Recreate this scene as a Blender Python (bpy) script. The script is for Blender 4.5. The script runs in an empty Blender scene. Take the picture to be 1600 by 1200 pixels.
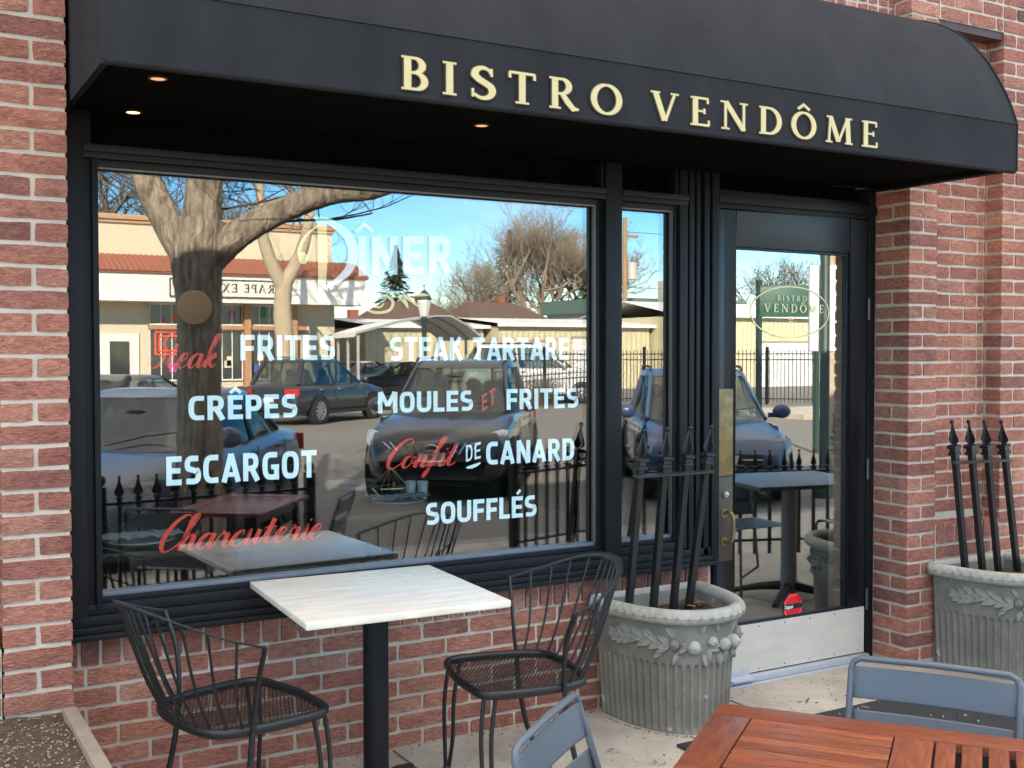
import bpy, bmesh, math, random
import numpy as np
from mathutils import Vector, Matrix
random.seed(7); np.random.seed(7)
S = bpy.context.scene
COL = S.collection
PI = math.pi
R = math.radians

# ------------------------------------------------------------------ camera, sky, sun, exposure
cam_d = bpy.data.cameras.new('camera'); cam = bpy.data.objects.new('camera', cam_d); COL.objects.link(cam)
cam_d.sensor_width = 36; cam_d.lens = 36*1754/1600; cam_d.clip_start = .05; cam_d.clip_end = 1500
yaw, pitch, roll = .5203, .0282, -.0013
cy, sy, cp, sp = math.cos(yaw), math.sin(yaw), math.cos(pitch), math.sin(pitch)
fwd = Vector((sy*cp, cy*cp, -sp)); r0 = Vector((cy, -sy, 0)); u0 = r0.cross(fwd)
rgt = math.cos(roll)*r0+math.sin(roll)*u0; up = -math.sin(roll)*r0+math.cos(roll)*u0
cam.matrix_world = Matrix(((rgt.x, up.x, -fwd.x, -1.1367), (rgt.y, up.y, -fwd.y, -3.8452), (rgt.z, up.z, -fwd.z, 1.5152), (0, 0, 0, 1)))
S.camera = cam

SUN_EL, SUN_AZ = R(27), R(-32)            # azimuth from +y (behind the bistro) towards -x
world = bpy.data.worlds.new('World'); S.world = world; world.use_nodes = True
wn = world.node_tree.nodes; wl = world.node_tree.links
bgn = wn['Background']; sky = wn.new('ShaderNodeTexSky'); sky.sky_type = 'NISHITA'; sky.sun_disc = False
sky.sun_elevation = SUN_EL; sky.sun_rotation = SUN_AZ; sky.altitude = 1600; sky.air_density = 1.0; sky.dust_density = .05; sky.ozone_density = 2.5
cn = wn.new('ShaderNodeTexNoise'); cn.inputs['Scale'].default_value = 2.2; cn.inputs['Detail'].default_value = 7; cn.inputs['Roughness'].default_value = .62
cmap = wn.new('ShaderNodeMapping'); cmap.inputs['Scale'].default_value = (1, 1, 3.2); cmap.inputs['Location'].default_value = (.35, .2, .1)
ctc = wn.new('ShaderNodeTexCoord'); crp = wn.new('ShaderNodeValToRGB'); crp.color_ramp.elements[0].position = .50; crp.color_ramp.elements[1].position = .72
cmx = wn.new('ShaderNodeMixRGB'); cmx.inputs[2].default_value = (9.2, 8.7, 8.0, 1)
sep = wn.new('ShaderNodeSeparateXYZ'); elv = wn.new('ShaderNodeMapRange')     # broken cloud: thin near the horizon; unseen overhead cover added to neutralise blue skylight
elv.inputs[1].default_value = .18; elv.inputs[2].default_value = .55; elv.inputs[3].default_value = .30; elv.inputs[4].default_value = 1
cad = wn.new('ShaderNodeMapRange'); cad.inputs[1].default_value = .25; cad.inputs[2].default_value = .7; cad.inputs[3].default_value = 0; cad.inputs[4].default_value = .5
cmxx = wn.new('ShaderNodeMath'); cmxx.operation = 'MAXIMUM'
hsv = wn.new('ShaderNodeHueSaturation'); hsv.inputs['Saturation'].default_value = 1.5; hsv.inputs['Value'].default_value = 1.0
cml = wn.new('ShaderNodeMath'); cml.operation = 'MULTIPLY'
wl.new(ctc.outputs['Generated'], cmap.inputs[0]); wl.new(cmap.outputs[0], cn.inputs['Vector']); wl.new(cn.outputs['Fac'], crp.inputs[0])
wl.new(ctc.outputs['Generated'], sep.inputs[0]); wl.new(sep.outputs[2], elv.inputs[0]); wl.new(sep.outputs[2], cad.inputs[0]); wl.new(elv.outputs[0], cml.inputs[1])
wl.new(crp.outputs[0], cml.inputs[0]); wl.new(cml.outputs[0], cmxx.inputs[0]); wl.new(cad.outputs[0], cmxx.inputs[1]); wl.new(cmxx.outputs[0], cmx.inputs[0]); wl.new(sky.outputs[0], hsv.inputs['Color']); wl.new(hsv.outputs[0], cmx.inputs[1]); wl.new(cmx.outputs[0], bgn.inputs['Color'])
bgn.inputs['Strength'].default_value = .14
sl = bpy.data.lights.new('sun', 'SUN'); sl.energy = 4.8; sl.angle = R(.5); sl.color = (1, .95, .88)
sun = bpy.data.objects.new('sun', sl); COL.objects.link(sun)
sdir = Vector((math.sin(SUN_AZ)*math.cos(SUN_EL), math.cos(SUN_AZ)*math.cos(SUN_EL), math.sin(SUN_EL)))
sun.rotation_euler = sdir.to_track_quat('Z', 'Y').to_euler(); sun.location = (0, 0, 30)
vs = S.view_settings; vs.view_transform = 'Standard'; vs.look = 'None'; vs.gamma = 1; vs.exposure = 2.35
vs.use_white_balance = True; vs.white_balance_temperature = 7500; vs.white_balance_tint = 10
S.cycles.max_bounces = 10; S.cycles.transparent_max_bounces = 16; S.cycles.sample_clamp_indirect = 6

# ------------------------------------------------------------------ materials
MATS = {}
def mat(name, col, rough=.7, metal=0, noise=None, bump=None, spec=.5, coat=0, col2=None, stretch=None, speck=None, emit=None, sheen=0, vary=0):
    """noise=(scale, contrast) mixes col to col2; bump=(scale, strength, distance)"""
    if name in MATS: return MATS[name]
    m = bpy.data.materials.new(name); m.use_nodes = True; MATS[name] = m
    n = m.node_tree.nodes; l = m.node_tree.links; b = n['Principled BSDF']
    b.inputs['Base Color'].default_value = (*col, 1); b.inputs['Roughness'].default_value = rough; b.inputs['Metallic'].default_value = metal
    b.inputs['Specular IOR Level'].default_value = spec; b.inputs['Coat Weight'].default_value = coat; b.inputs['Sheen Weight'].default_value = sheen
    tc = n.new('ShaderNodeTexCoord'); mp = n.new('ShaderNodeMapping'); l.new(tc.outputs['Object'], mp.inputs[0])
    if stretch: mp.inputs['Scale'].default_value = stretch
    if noise:
        t = n.new('ShaderNodeTexNoise'); t.inputs['Scale'].default_value = noise[0]; t.inputs['Detail'].default_value = 8; t.inputs['Roughness'].default_value = .65
        l.new(mp.outputs[0], t.inputs['Vector'])
        rp = n.new('ShaderNodeValToRGB'); k = noise[1]; rp.color_ramp.elements[0].position = .5-k; rp.color_ramp.elements[1].position = .5+k
        rp.color_ramp.elements[0].color = (*col, 1); rp.color_ramp.elements[1].color = (*(col2 or [c*.7 for c in col]), 1)
        l.new(t.outputs['Fac'], rp.inputs[0]); last = rp.outputs[0]
        if speck:
            t2 = n.new('ShaderNodeTexNoise'); t2.inputs['Scale'].default_value = speck[0]; t2.inputs['Detail'].default_value = 3
            l.new(tc.outputs['Object'], t2.inputs['Vector'])
            r2 = n.new('ShaderNodeValToRGB'); r2.color_ramp.elements[0].position = speck[1]; r2.color_ramp.elements[1].position = speck[1]+.08
            mx = n.new('ShaderNodeMixRGB'); mx.inputs[2].default_value = (*speck[2], 1); l.new(t2.outputs['Fac'], r2.inputs[0]); l.new(r2.outputs[0], mx.inputs[0]); l.new(last, mx.inputs[1]); last = mx.outputs[0]
        if vary:                      # boards differ from one another
            oi = n.new('ShaderNodeObjectInfo'); va = n.new('ShaderNodeMapRange'); va.inputs[3].default_value = 1-vary; va.inputs[4].default_value = 1+vary; hv = n.new('ShaderNodeHueSaturation')
            l.new(oi.outputs['Random'], va.inputs[0]); l.new(va.outputs[0], hv.inputs['Value']); l.new(last, hv.inputs['Color']); last = hv.outputs[0]
            om = n.new('ShaderNodeVectorMath'); om.operation = 'SCALE'; om.inputs[0].default_value = (17, 31, 13); l.new(oi.outputs['Random'], om.inputs['Scale']); l.new(om.outputs[0], mp.inputs['Location'])
        l.new(last, b.inputs['Base Color'])
        mr = n.new('ShaderNodeMapRange'); mr.inputs[3].default_value = max(.02, rough-.08); mr.inputs[4].default_value = min(1, rough+.1)
        l.new(t.outputs['Fac'], mr.inputs[0]); l.new(mr.outputs[0], b.inputs['Roughness'])
    if bump:
        t3 = n.new('ShaderNodeTexNoise'); t3.inputs['Scale'].default_value = bump[0]; t3.inputs['Detail'].default_value = 6
        l.new(mp.outputs[0], t3.inputs['Vector'])
        bp = n.new('ShaderNodeBump'); bp.inputs['Strength'].default_value = bump[1]; bp.inputs['Distance'].default_value = bump[2] if len(bump) > 2 else .004
        l.new(t3.outputs['Fac'], bp.inputs['Height']); l.new(bp.outputs[0], b.inputs['Normal'])
    if emit:
        b.inputs['Emission Color'].default_value = (*emit[0], 1); b.inputs['Emission Strength'].default_value = emit[1]
    return m

def brick_mat():
    m = bpy.data.materials.new('brick'); m.use_nodes = True; n = m.node_tree.nodes; l = m.node_tree.links; b = n['Principled BSDF']
    b.inputs['Roughness'].default_value = .85; b.inputs['Specular IOR Level'].default_value = .25
    a = n.new('ShaderNodeAttribute'); a.attribute_name = 'tint'
    rp = n.new('ShaderNodeValToRGB'); e = rp.color_ramp.elements
    e[0].position = 0; e[0].color = (.21, .11, .088, 1); e[1].position = 1; e[1].color = (.58, .29, .195, 1)
    for p, c in ((.18, (.33, .14, .108, 1)), (.42, (.43, .17, .122, 1)), (.7, (.50, .205, .138, 1)), (.86, (.51, .24, .168, 1))):
        q = e.new(p); q.color = c
    l.new(a.outputs['Fac'], rp.inputs[0])
    tc = n.new('ShaderNodeTexCoord'); mp = n.new('ShaderNodeMapping'); mp.inputs['Scale'].default_value = (1, 1, 2.6); l.new(tc.outputs['Object'], mp.inputs[0])
    off = n.new('ShaderNodeVectorMath'); off.operation = 'ADD'; cmb = n.new('ShaderNodeCombineXYZ'); mu = n.new('ShaderNodeMath'); mu.operation = 'MULTIPLY'; mu.inputs[1].default_value = 37
    l.new(a.outputs['Fac'], mu.inputs[0]); l.new(mu.outputs[0], cmb.inputs[1]); l.new(mp.outputs[0], off.inputs[0]); l.new(cmb.outputs[0], off.inputs[1])
    t = n.new('ShaderNodeTexNoise'); t.inputs['Scale'].default_value = 24; t.inputs['Detail'].default_value = 10; t.inputs['Roughness'].default_value = .74; t.inputs['Distortion'].default_value = 1.4
    l.new(off.outputs[0], t.inputs['Vector'])
    r2 = n.new('ShaderNodeValToRGB'); r2.color_ramp.elements[0].position = .32; r2.color_ramp.elements[0].color = (.50, .44, .46, 1); r2.color_ramp.elements[1].position = .68; r2.color_ramp.elements[1].color = (1.32, 1.36, 1.38, 1)
    l.new(t.outputs['Fac'], r2.inputs[0])
    mx = n.new('ShaderNodeMixRGB'); mx.blend_type = 'MULTIPLY'; mx.inputs[0].default_value = 1; l.new(rp.outputs[0], mx.inputs[1]); l.new(r2.outputs[0], mx.inputs[2])
    # chalky pale smears
    t4 = n.new('ShaderNodeTexNoise'); t4.inputs['Scale'].default_value = 9; t4.inputs['Detail'].default_value = 6; t4.inputs['Distortion'].default_value = 1.5; l.new(off.outputs[0], t4.inputs['Vector'])
    r4 = n.new('ShaderNodeValToRGB'); r4.color_ramp.elements[0].position = .60; r4.color_ramp.elements[1].position = .78
    mm = n.new('ShaderNodeMath'); mm.operation = 'MULTIPLY'; mm.inputs[1].default_value = .42; l.new(t4.outputs['Fac'], r4.inputs[0]); l.new(r4.outputs[0], mm.inputs[0])
    m4 = n.new('ShaderNodeMixRGB'); m4.inputs[2].default_value = (.56, .38, .31, 1); l.new(mm.outputs[0], m4.inputs[0]); l.new(mx.outputs[0], m4.inputs[1]); t5 = n.new('ShaderNodeTexNoise'); t5.inputs['Scale'].default_value = 2.6; t5.inputs['Detail'].default_value = 5; l.new(tc.outputs['Object'], t5.inputs['Vector'])
    r5 = n.new('ShaderNodeValToRGB'); r5.color_ramp.elements[0].position = .36; r5.color_ramp.elements[0].color = (.80, .76, .75, 1); r5.color_ramp.elements[1].position = .62; r5.color_ramp.elements[1].color = (1.20, 1.18, 1.15, 1); l.new(t5.outputs['Fac'], r5.inputs[0])
    m5 = n.new('ShaderNodeMixRGB'); m5.blend_type = 'MULTIPLY'; m5.inputs[0].default_value = 1; l.new(m4.outputs[0], m5.inputs[1]); l.new(r5.outputs[0], m5.inputs[2]); l.new(m5.outputs[0], b.inputs['Base Color'])
    t3 = n.new('ShaderNodeTexNoise'); t3.inputs['Scale'].default_value = 85; t3.inputs['Detail'].default_value = 5; l.new(off.outputs[0], t3.inputs['Vector'])
    ad = n.new('ShaderNodeMath'); ad.operation = 'ADD'; l.new(t3.outputs['Fac'], ad.inputs[0]); l.new(t.outputs['Fac'], ad.inputs[1])
    bp = n.new('ShaderNodeBump'); bp.inputs['Strength'].default_value = .9; bp.inputs['Distance'].default_value = .013; l.new(ad.outputs[0], bp.inputs['Height']); l.new(bp.outputs[0], b.inputs['Normal'])
    return m
M_BRICK = brick_mat()
M_MORTAR = mat('mortar', (.58, .485, .385), .95, noise=(14, .25), col2=(.45, .37, .29), bump=(160, .6, .004))

def glass_mat(name, refl, tint):
    m = bpy.data.materials.new(name); m.use_nodes = True; n = m.node_tree.nodes; l = m.node_tree.links
    n.remove(n['Principled BSDF']); o = n['Material Output']
    g = n.new('ShaderNodeBsdfGlossy'); g.inputs['Roughness'].default_value = 0; g.inputs['Color'].default_value = (1, 1, 1, 1)
    t = n.new('ShaderNodeBsdfTransparent'); t.inputs['Color'].default_value = (*tint, 1)
    mx = n.new('ShaderNodeMixShader'); mx.inputs[0].default_value = refl
    l.new(t.outputs[0], mx.inputs[1]); l.new(g.outputs[0], mx.inputs[2]); l.new(mx.outputs[0], o.inputs['Surface'])
    MATS[name] = m; return m
M_PANE = glass_mat('window_glass', .165, (.95, .985, .97))
M_PANE2 = glass_mat('inner_window_glass', .075, (.90, .95, .93))
M_BLACKMETAL = mat('black_painted_metal', (.0055, .006, .0072), .5, 0, noise=(9, .3), col2=(.0095, .010, .0115), bump=(60, .10, .002), spec=.25)
M_DOOR = mat('door_paint', (.011, .013, .018), .4, 0, noise=(5, .3), col2=(.016, .019, .026), bump=(90, .14, .002), spec=.4)
M_SILL = mat('sill_ledge', (.10, .12, .15), .35, 0, noise=(20, .3), col2=(.16, .18, .2))
M_VOID = mat('dark_soffit', (.003, .003, .003), 1, spec=.05)
M_IRON = mat('black_iron', (.009, .009, .010), .38, .1, noise=(40, .3), col2=(.014, .0135, .0135), bump=(180, .15, .001))
M_WIRE = mat('wire_chair_paint', (.0055, .0055, .006), .45, 0, noise=(60, .3), col2=(.015, .014, .0135), bump=(200, .15, .001))
M_FABRIC = mat('awning_canvas', (.0165, .0168, .019), .85, 0, noise=(3, .2), col2=(.011, .0113, .0133), bump=(420, .25, .001), spec=.3, speck=(55, .72, (.036, .036, .04)), stretch=(1.6, 1.6, .5))
M_CREAM = mat('cream_lettering', (.60, .50, .25), .6, noise=(50, .3), col2=(.53, .43, .20))
M_EDGE = mat('dark_letter_edge', (.10, .065, .025), .7)  # dark gold border drawn behind the cream letters
M_WHITEV = mat('white_vinyl', (.74, .92, .94), .5, noise=(30, .3), col2=(.66, .85, .88))
M_PALEV = mat('pale_yellow_vinyl', (.90, .79, .40), .5)
M_REDV = mat('red_vinyl', (.72, .04, .02), .45, noise=(25, .25), col2=(.56, .05, .03))
M_STONE = mat('cast_stone', (.275, .25, .205), .9, noise=(7, .22), col2=(.15, .136, .108), bump=(70, .5, .004), speck=(24, .66, (.42, .41, .36)))
M_STONERIM = mat('pale_cast_stone', (.50, .475, .41), .9, noise=(11, .25), col2=(.25, .24, .195), bump=(60, .6, .004))
M_SOIL = mat('soil', (.13, .085, .052), .95, noise=(30, .25), col2=(.05, .032, .02), bump=(60, 1, .02), speck=(130, .68, (.34, .27, .2)))
M_LEAF = mat('dry_leaf', (.33, .17, .08), .8, noise=(30, .3), col2=(.18, .09, .05))
M_MARBLE = mat('pale_marble', (.80, .745, .62), .24, noise=(6, .16), col2=(.63, .57, .45), stretch=(1, 6, 1), bump=(40, .03, .001))
M_WOOD = mat('oiled_hardwood', (.30, .080, .030), .36, noise=(12, .2), col2=(.12, .028, .012), stretch=(1.2, 12, 6), bump=(40, .12, .002), vary=.25)
M_GREY = mat('grey_chair_paint', (.095, .112, .130), .45, noise=(4, .3), col2=(.082, .098, .116), bump=(140, .06, .001))
M_CONC = mat('pavement_concrete', (.52, .465, .38), .92, noise=(3.2, .17), col2=(.33, .29, .235), bump=(90, .7, .005), speck=(38, .64, (.20, .175, .14)))
M_RUBBER = mat('rubber_mat', (.022, .022, .025), .9, noise=(30, .3), col2=(.034, .033, .034), bump=(160, .5, .003))
M_ALU = mat('mill_aluminium', (.56, .58, .62), .38, .4, noise=(30, .3), col2=(.44, .47, .51))
M_KICK = mat('kick_plate_steel', (.70, .66, .575), .45, .2, noise=(5, .34), col2=(.52, .49, .43), stretch=(1, 1, 3))
M_BRASS = mat('worn_brass', (.30, .21, .085), .48, .6, noise=(16, .2), col2=(.13, .092, .045))
M_BRONZE = mat('dark_bronze', (.10, .078, .058), .45, .6, noise=(14, .3), col2=(.065, .05, .038))

# ------------------------------------------------------------------ mesh builder
class MB:
    def __init__(s): s.v = []; s.f = []; s.mi = []; s.cur = 0
    def add(s, vs, fs):
        o = len(s.v); s.v += [tuple(map(float, p)) for p in vs]
        for f in fs: s.f.append([i+o for i in f]); s.mi.append(s.cur)
        return s
    def box(s, a, b):
        (x0, y0, z0), (x1, y1, z1) = a, b
        return s.add([(x0, y0, z0), (x1, y0, z0), (x1, y1, z0), (x0, y1, z0), (x0, y0, z1), (x1, y0, z1), (x1, y1, z1), (x0, y1, z1)],
                     [(0, 3, 2, 1), (4, 5, 6, 7), (0, 1, 5, 4), (1, 2, 6, 5), (2, 3, 7, 6), (3, 0, 4, 7)])
    def obox(s, c, ax, ay, h):       # oriented: centre, half vectors
        c = Vector(c); ax = Vector(ax); ay = Vector(ay); az = Vector(h)
        vs = [c+i*ax+j*ay+k*az for k in (-1, 1) for i, j in ((-1, -1), (1, -1), (1, 1), (-1, 1))]
        return s.add(vs, [(0, 3, 2, 1), (4, 5, 6, 7), (0, 1, 5, 4), (1, 2, 6, 5), (2, 3, 7, 6), (3, 0, 4, 7)])
    def tube(s, pts, r, n=8, cap=True, flat=None):
        P = [Vector(p) for p in pts]; k = len(P); rr = r if isinstance(r, (list, tuple)) else [r]*k
        vs = []; prev = None
        for i, p in enumerate(P):
            d = (P[min(i+1, k-1)]-P[max(i-1, 0)]).normalized()
            if prev is None:
                a = Vector((0, 0, 1)) if abs(d.z) < .9 else Vector((1, 0, 0)); a = (a-d*a.dot(d)).normalized()
            else:
                a = (prev-d*prev.dot(d)); a = a.normalized() if a.length > 1e-6 else prev
            prev = a; b = d.cross(a)
            for j in range(n):
                t = 2*PI*(j+.5)/n; ca, sb = math.cos(t), math.sin(t)
                if flat: vs.append(p+(a*ca*flat[0]+b*sb*flat[1])*rr[i])
                else: vs.append(p+(a*ca+b*sb)*rr[i])
        fs = [(i*n+j, i*n+(j+1) % n, (i+1)*n+(j+1) % n, (i+1)*n+j) for i in range(k-1) for j in range(n)]
        if cap: fs += [tuple(range(n-1, -1, -1)), tuple(range((k-1)*n, k*n))]
        return s.add(vs, fs)
    def lathe(s, prof, n=24, c=(0, 0, 0), cap=False):
        vs = [(c[0]+r*math.cos(2*PI*j/n), c[1]+r*math.sin(2*PI*j/n), c[2]+z) for r, z in prof for j in range(n)]
        fs = [(i*n+j, i*n+(j+1) % n, (i+1)*n+(j+1) % n, (i+1)*n+j) for i in range(len(prof)-1) for j in range(n)]
        if cap: fs += [tuple(range(n-1, -1, -1)), tuple(range((len(prof)-1)*n, len(prof)*n))]
        return s.add(vs, fs)
    def grid(s, rows, close=False):   # rows of points
        n = len(rows[0]); vs = [p for r in rows for p in r]; m = n if close else n-1
        return s.add(vs, [(i*n+j, i*n+(j+1) % n, (i+1)*n+(j+1) % n, (i+1)*n+j) for i in range(len(rows)-1) for j in range(m)])
    def prism(s, poly, f0, f1):       # poly: 2D list; f0,f1: map (a,b)->3D for the two caps
        n = len(poly); vs = [f0(*p) for p in poly]+[f1(*p) for p in poly]
        return s.add(vs, [tuple(range(n-1, -1, -1)), tuple(range(n, 2*n))]+[(j, (j+1) % n, n+(j+1) % n, n+j) for j in range(n)])
    def sphere(s, c, r, n=10, m=7, sc=(1, 1, 1)):
        rows = [[(c[0]+r*sc[0]*math.sin(PI*i/m)*math.cos(2*PI*j/n), c[1]+r*sc[1]*math.sin(PI*i/m)*math.sin(2*PI*j/n), c[2]+r*sc[2]*math.cos(PI*i/m)) for j in range(n)] for i in range(m+1)]
        return s.grid(rows, True)
    def build(s, name, mats, parent=None, bevel=0, smooth=None, local=False, seg=2):
        me = bpy.data.meshes.new(name); vs = s.v
        if parent is not None and not local:
            L = parent_world(parent); vs = [(x-L[0], y-L[1], z-L[2]) for x, y, z in vs]
        me.from_pydata(vs, [], s.f); me.validate()
        for m_ in (mats if isinstance(mats, (list, tuple)) else [mats]): me.materials.append(m_)
        if any(s.mi) and len(me.polygons) == len(s.mi): me.polygons.foreach_set('material_index', s.mi)
        if bevel:
            bm = bmesh.new(); bm.from_mesh(me); bmesh.ops.remove_doubles(bm, verts=bm.verts, dist=1e-5)
            es = [e for e in bm.edges if len(e.link_faces) == 2 and e.calc_face_angle(0) > .5]
            bmesh.ops.bevel(bm, geom=es, offset=bevel, segments=seg, profile=.6, affect='EDGES', clamp_overlap=True)
            bm.to_mesh(me); bm.free()
        if smooth is not None or bevel:
            me.polygons.foreach_set('use_smooth', [True]*len(me.polygons))
            me.set_sharp_from_angle(angle=R(smooth if smooth else 40))
        o = bpy.data.objects.new(name, me); COL.objects.link(o)
        if parent is not None: o.parent = parent
        return o
def parent_world(p):
    L = Vector((0, 0, 0)); q = p
    while q is not None: L = L+q.location; q = q.parent
    return L
def tag(o, label=None, cat=None, group=None, kind=None):
    if label: o['label'] = label
    if cat: o['category'] = cat
    if group: o['group'] = group
    if kind: o['kind'] = kind
    return o
def thing(name, loc, label, cat, group=None, rz=0):
    o = bpy.data.objects.new(name, None); COL.objects.link(o); o.empty_display_size = .1
    o.location = loc; o.rotation_euler = (0, 0, rz); return tag(o, label, cat, group)
def kids(o): return [c for c in bpy.data.objects if c.parent == o]
def copy_tree(o, parent=None):
    c = o.copy(); COL.objects.link(c)
    if parent is not None: c.parent = parent
    for ch in kids(o): copy_tree(ch, c)
    return c
def spline(pts, n=8):                # Catmull-Rom through points
    P = [Vector(p) for p in pts]; P = [P[0]*2-P[1]]+P+[P[-1]*2-P[-2]]; out = []
    for i in range(1, len(P)-2):
        for k in range(n):
            t = k/n; a, b, c, d = P[i-1], P[i], P[i+1], P[i+2]
            out.append(.5*((2*b)+(c-a)*t+(2*a-5*b+4*c-d)*t*t+(3*b-a-3*c+d)*t**3))
    out.append(P[-2]); return out
# ------------------------------------------------------------------ bricks: every brick a rounded, slightly irregular box; one mesh per wall
M_ = .0677; J = .0105
class Bricks:
    def __init__(s): s.v = []; s.f = []; s.t = []; s.n = 0
    def brick(s, a, b, jit=.0009):
        a = np.array(a, float); b = np.array(b, float); d = b-a
        div = [max(1, min(7, int(round(x/.03)))) for x in d]
        if min(d) < .01: return
        idx = {}; vs = []
        def vid(i, j, k):
            key = (i, j, k)
            if key not in idx:
                idx[key] = len(vs); vs.append(a+d*np.array([i/div[0], j/div[1], k/div[2]]))
            return idx[key]
        fs = []
        nx, ny, nz = div
        for i in range(nx):
            for k in range(nz):
                fs.append((vid(i, 0, k), vid(i+1, 0, k), vid(i+1, 0, k+1), vid(i, 0, k+1)))
            for j in range(ny):
                fs.append((vid(i, j, nz), vid(i+1, j, nz), vid(i+1, j+1, nz), vid(i, j+1, nz)))
                fs.append((vid(i, j, 0), vid(i, j+1, 0), vid(i+1, j+1, 0), vid(i+1, j, 0)))
        for j in range(ny):
            for k in range(nz):
                fs.append((vid(0, j, k), vid(0, j, k+1), vid(0, j+1, k+1), vid(0, j+1, k)))
                fs.append((vid(nx, j, k), vid(nx, j+1, k), vid(nx, j+1, k+1), vid(nx, j, k+1)))
        V = np.array(vs); c = (a+b)/2; q = (V-c)/(d/2)
        ed = (np.abs(q) > .98).sum(1)
        rnd = np.random.rand(len(V), 3)
        V += (rnd-.5)*2*jit
        pull = np.where(ed >= 3, .0026, np.where(ed == 2, .0016, 0))[:, None]*(.45+rnd[:, :1]*.9)
        V -= np.sign(q)*(np.abs(q) > .98)*pull
        tilt = (np.random.rand(3)-.5)*.003; V[:, 2] += q[:, 0]*tilt[2]; V[:, 1] += tilt[1]
        s.v.append(V); s.f += [tuple(i+s.n for i in f) for f in fs]; s.t += [min(1, max(0, random.gauss(.57, .19)))]*len(fs); s.n += len(V)
    def course(s, x0, x1, z0, z1, y0, y1, start, ln=.1935, pitch=.2033):
        x = start
        while x < x1:
            a, b = max(x, x0), min(x+ln, x1)
            if b-a > .02: s.brick((a, y0, z0), (b, y1, z1))
            x += pitch
    def build(s, name, parent):
        me = bpy.data.meshes.new(name); L = parent_world(parent)
        V = np.concatenate(s.v)-np.array(L); me.from_pydata(V.tolist(), [], s.f)
        me.materials.append(M_BRICK)
        at = me.attributes.new('tint', 'FLOAT', 'FACE'); at.data.foreach_set('value', s.t)
        me.polygons.foreach_set('use_smooth', [True]*len(me.polygons)); me.set_sharp_from_angle(angle=R(38))
        o = bpy.data.objects.new(name, me); COL.objects.link(o); o.parent = parent; return o

BLD = thing('restaurant_building', (1.5, .3, 0), 'red brick bistro front with a black framed shop window and a black glass door', 'building')
GZ = .02
# --- piers -------------------------------------------------------------
def pier(x0, x1, yf, zref, par, name, zlo=0, zhi=5.0, depth=.205):
    B = Bricks(); i0 = int((zref-zhi)/M_)-1
    i = i0
    while True:
        zt = zref-i*M_-J/2; zb = zt-M_+J; i += 1
        if zb < zlo: break
        if zt > zhi: continue
        full = ((i-1) % 2 == 0) == par
        w = x1-x0; hb = (w-J)/2; db = (depth-J)/2
        if full:
            B.brick((x0, yf, zb), (x1, yf+db, zt)); B.brick((x0, yf+db+J, zb), (x1, yf+depth, zt))
        else:
            B.brick((x0, yf, zb), (x0+hb, yf+depth, zt)); B.brick((x1-hb, yf, zb), (x1, yf+depth, zt))
    o = B.build(name, BLD)
    MB().box((x0+.006, yf+.006, zlo), (x1-.006, yf+depth+.3, zhi)).build('mortar', M_MORTAR, o)
    return o
pier(-.804, -.604, -.207, 2.5211, True, 'brick_pier')
pier(3.089, 3.285, -.207, 2.2774, False, 'brick_pier')
# --- low wall with a rowlock course under the window ------------------
B = Bricks(); WX0, WX1 = -.600, 2.100; YF = .03
for k in range(-3, 7):
    zt = .4804-max(k, 0)*M_-J/2
    if k < 0: continue
    B.course(WX0, WX1, zt-M_+J, zt, YF, YF+.095, WX0-.13+(k % 2)*.1016)
x = -.600-.02
while x < WX1:
    a, b = max(x+.005, WX0), min(x+.0627, WX1)
    if b-a > .015: B.brick((a, YF-.006, .4804+.003), (b, YF+.19, .578))
    x += .0677
o = B.build('low_brick_wall', BLD)
MB().box((WX0, YF+.006, -.1), (WX1+.006, YF+.26, .572)).build('mortar', M_MORTAR, o)
# --- right hand wall: pier, shallow niche with a rowlock sill, next pier
YN = -.107; YP = -.207; zr = 2.2774
B = Bricks(); i = -40
while True:
    zt = zr-i*M_-J/2; zb = zt-M_+J; i += 1
    if zb < 0: break
    if zt > 5: continue
    odd = i % 2
    if zb > 3.08 or zt < .59: B.course(3.296, 3.742, zb, zt, YP, YP+.09, 3.296-.10*odd)
    elif zb > .70: B.course(3.292, 3.745, zb, zt, YN, YN+.09, 3.3-.10*odd)
    # next pier: return face and front
    if odd: B.brick((3.752, YP, zb), (3.752+.0935, YP+.195, zt)); B.course(3.856, 5.2, zb, zt, YP, YP+.09, 3.856)
    else: B.course(3.752, 5.2, zb, zt, YP, YP+.09, 3.752); B.brick((3.752, YP+.1, zb), (3.9, YP+.195, zt))
x = 3.296
while x < 3.74: B.brick((x, YP-.002, .592), (min(x+.0577, 3.744), YP+.1, .690)); x += .0677
o = B.build('niche_wall', BLD)
m = MB().box((3.27, YN+.006, 0), (3.77, YN+.4, 5)).box((3.287, YP+.006, 0), (3.76, YP+.08, .684)).box((3.287, YP+.006, 3.0925), (3.76, YP+.08, 5)).box((3.758, YP+.006, 0), (5.2, YP+.4, 5)); m.build('mortar', M_MORTAR, o)
m = MB().box((3.288, YP+.012, 3.055), (3.752, YP+.099, 3.092)).build('steel_lintel', mat('rusty_steel', (.085, .045, .035), .7, noise=(20, .3), col2=(.05, .03, .027)), BLD)
# --- left hand niche beyond the pier
B = Bricks(); i = -20; zr = 2.5211
while True:
    zt = zr-i*M_-J/2; zb = zt-M_+J; i += 1
    if zb < 0: break
    if zt > 4: continue
    B.course(-1.7, -.808, zb, zt, YN if zb > .64 else YP, (YN if zb > .64 else YP)+.09, -1.75-.1*(i % 2))
o = B.build('niche_wall', BLD)
MB().box((-1.7, YN+.006, 0), (-.80, YN+.4, 5)).box((-1.7, YP+.006, 0), (-.806, YP+.08, .63)).build('mortar', M_MORTAR, o)
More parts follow.
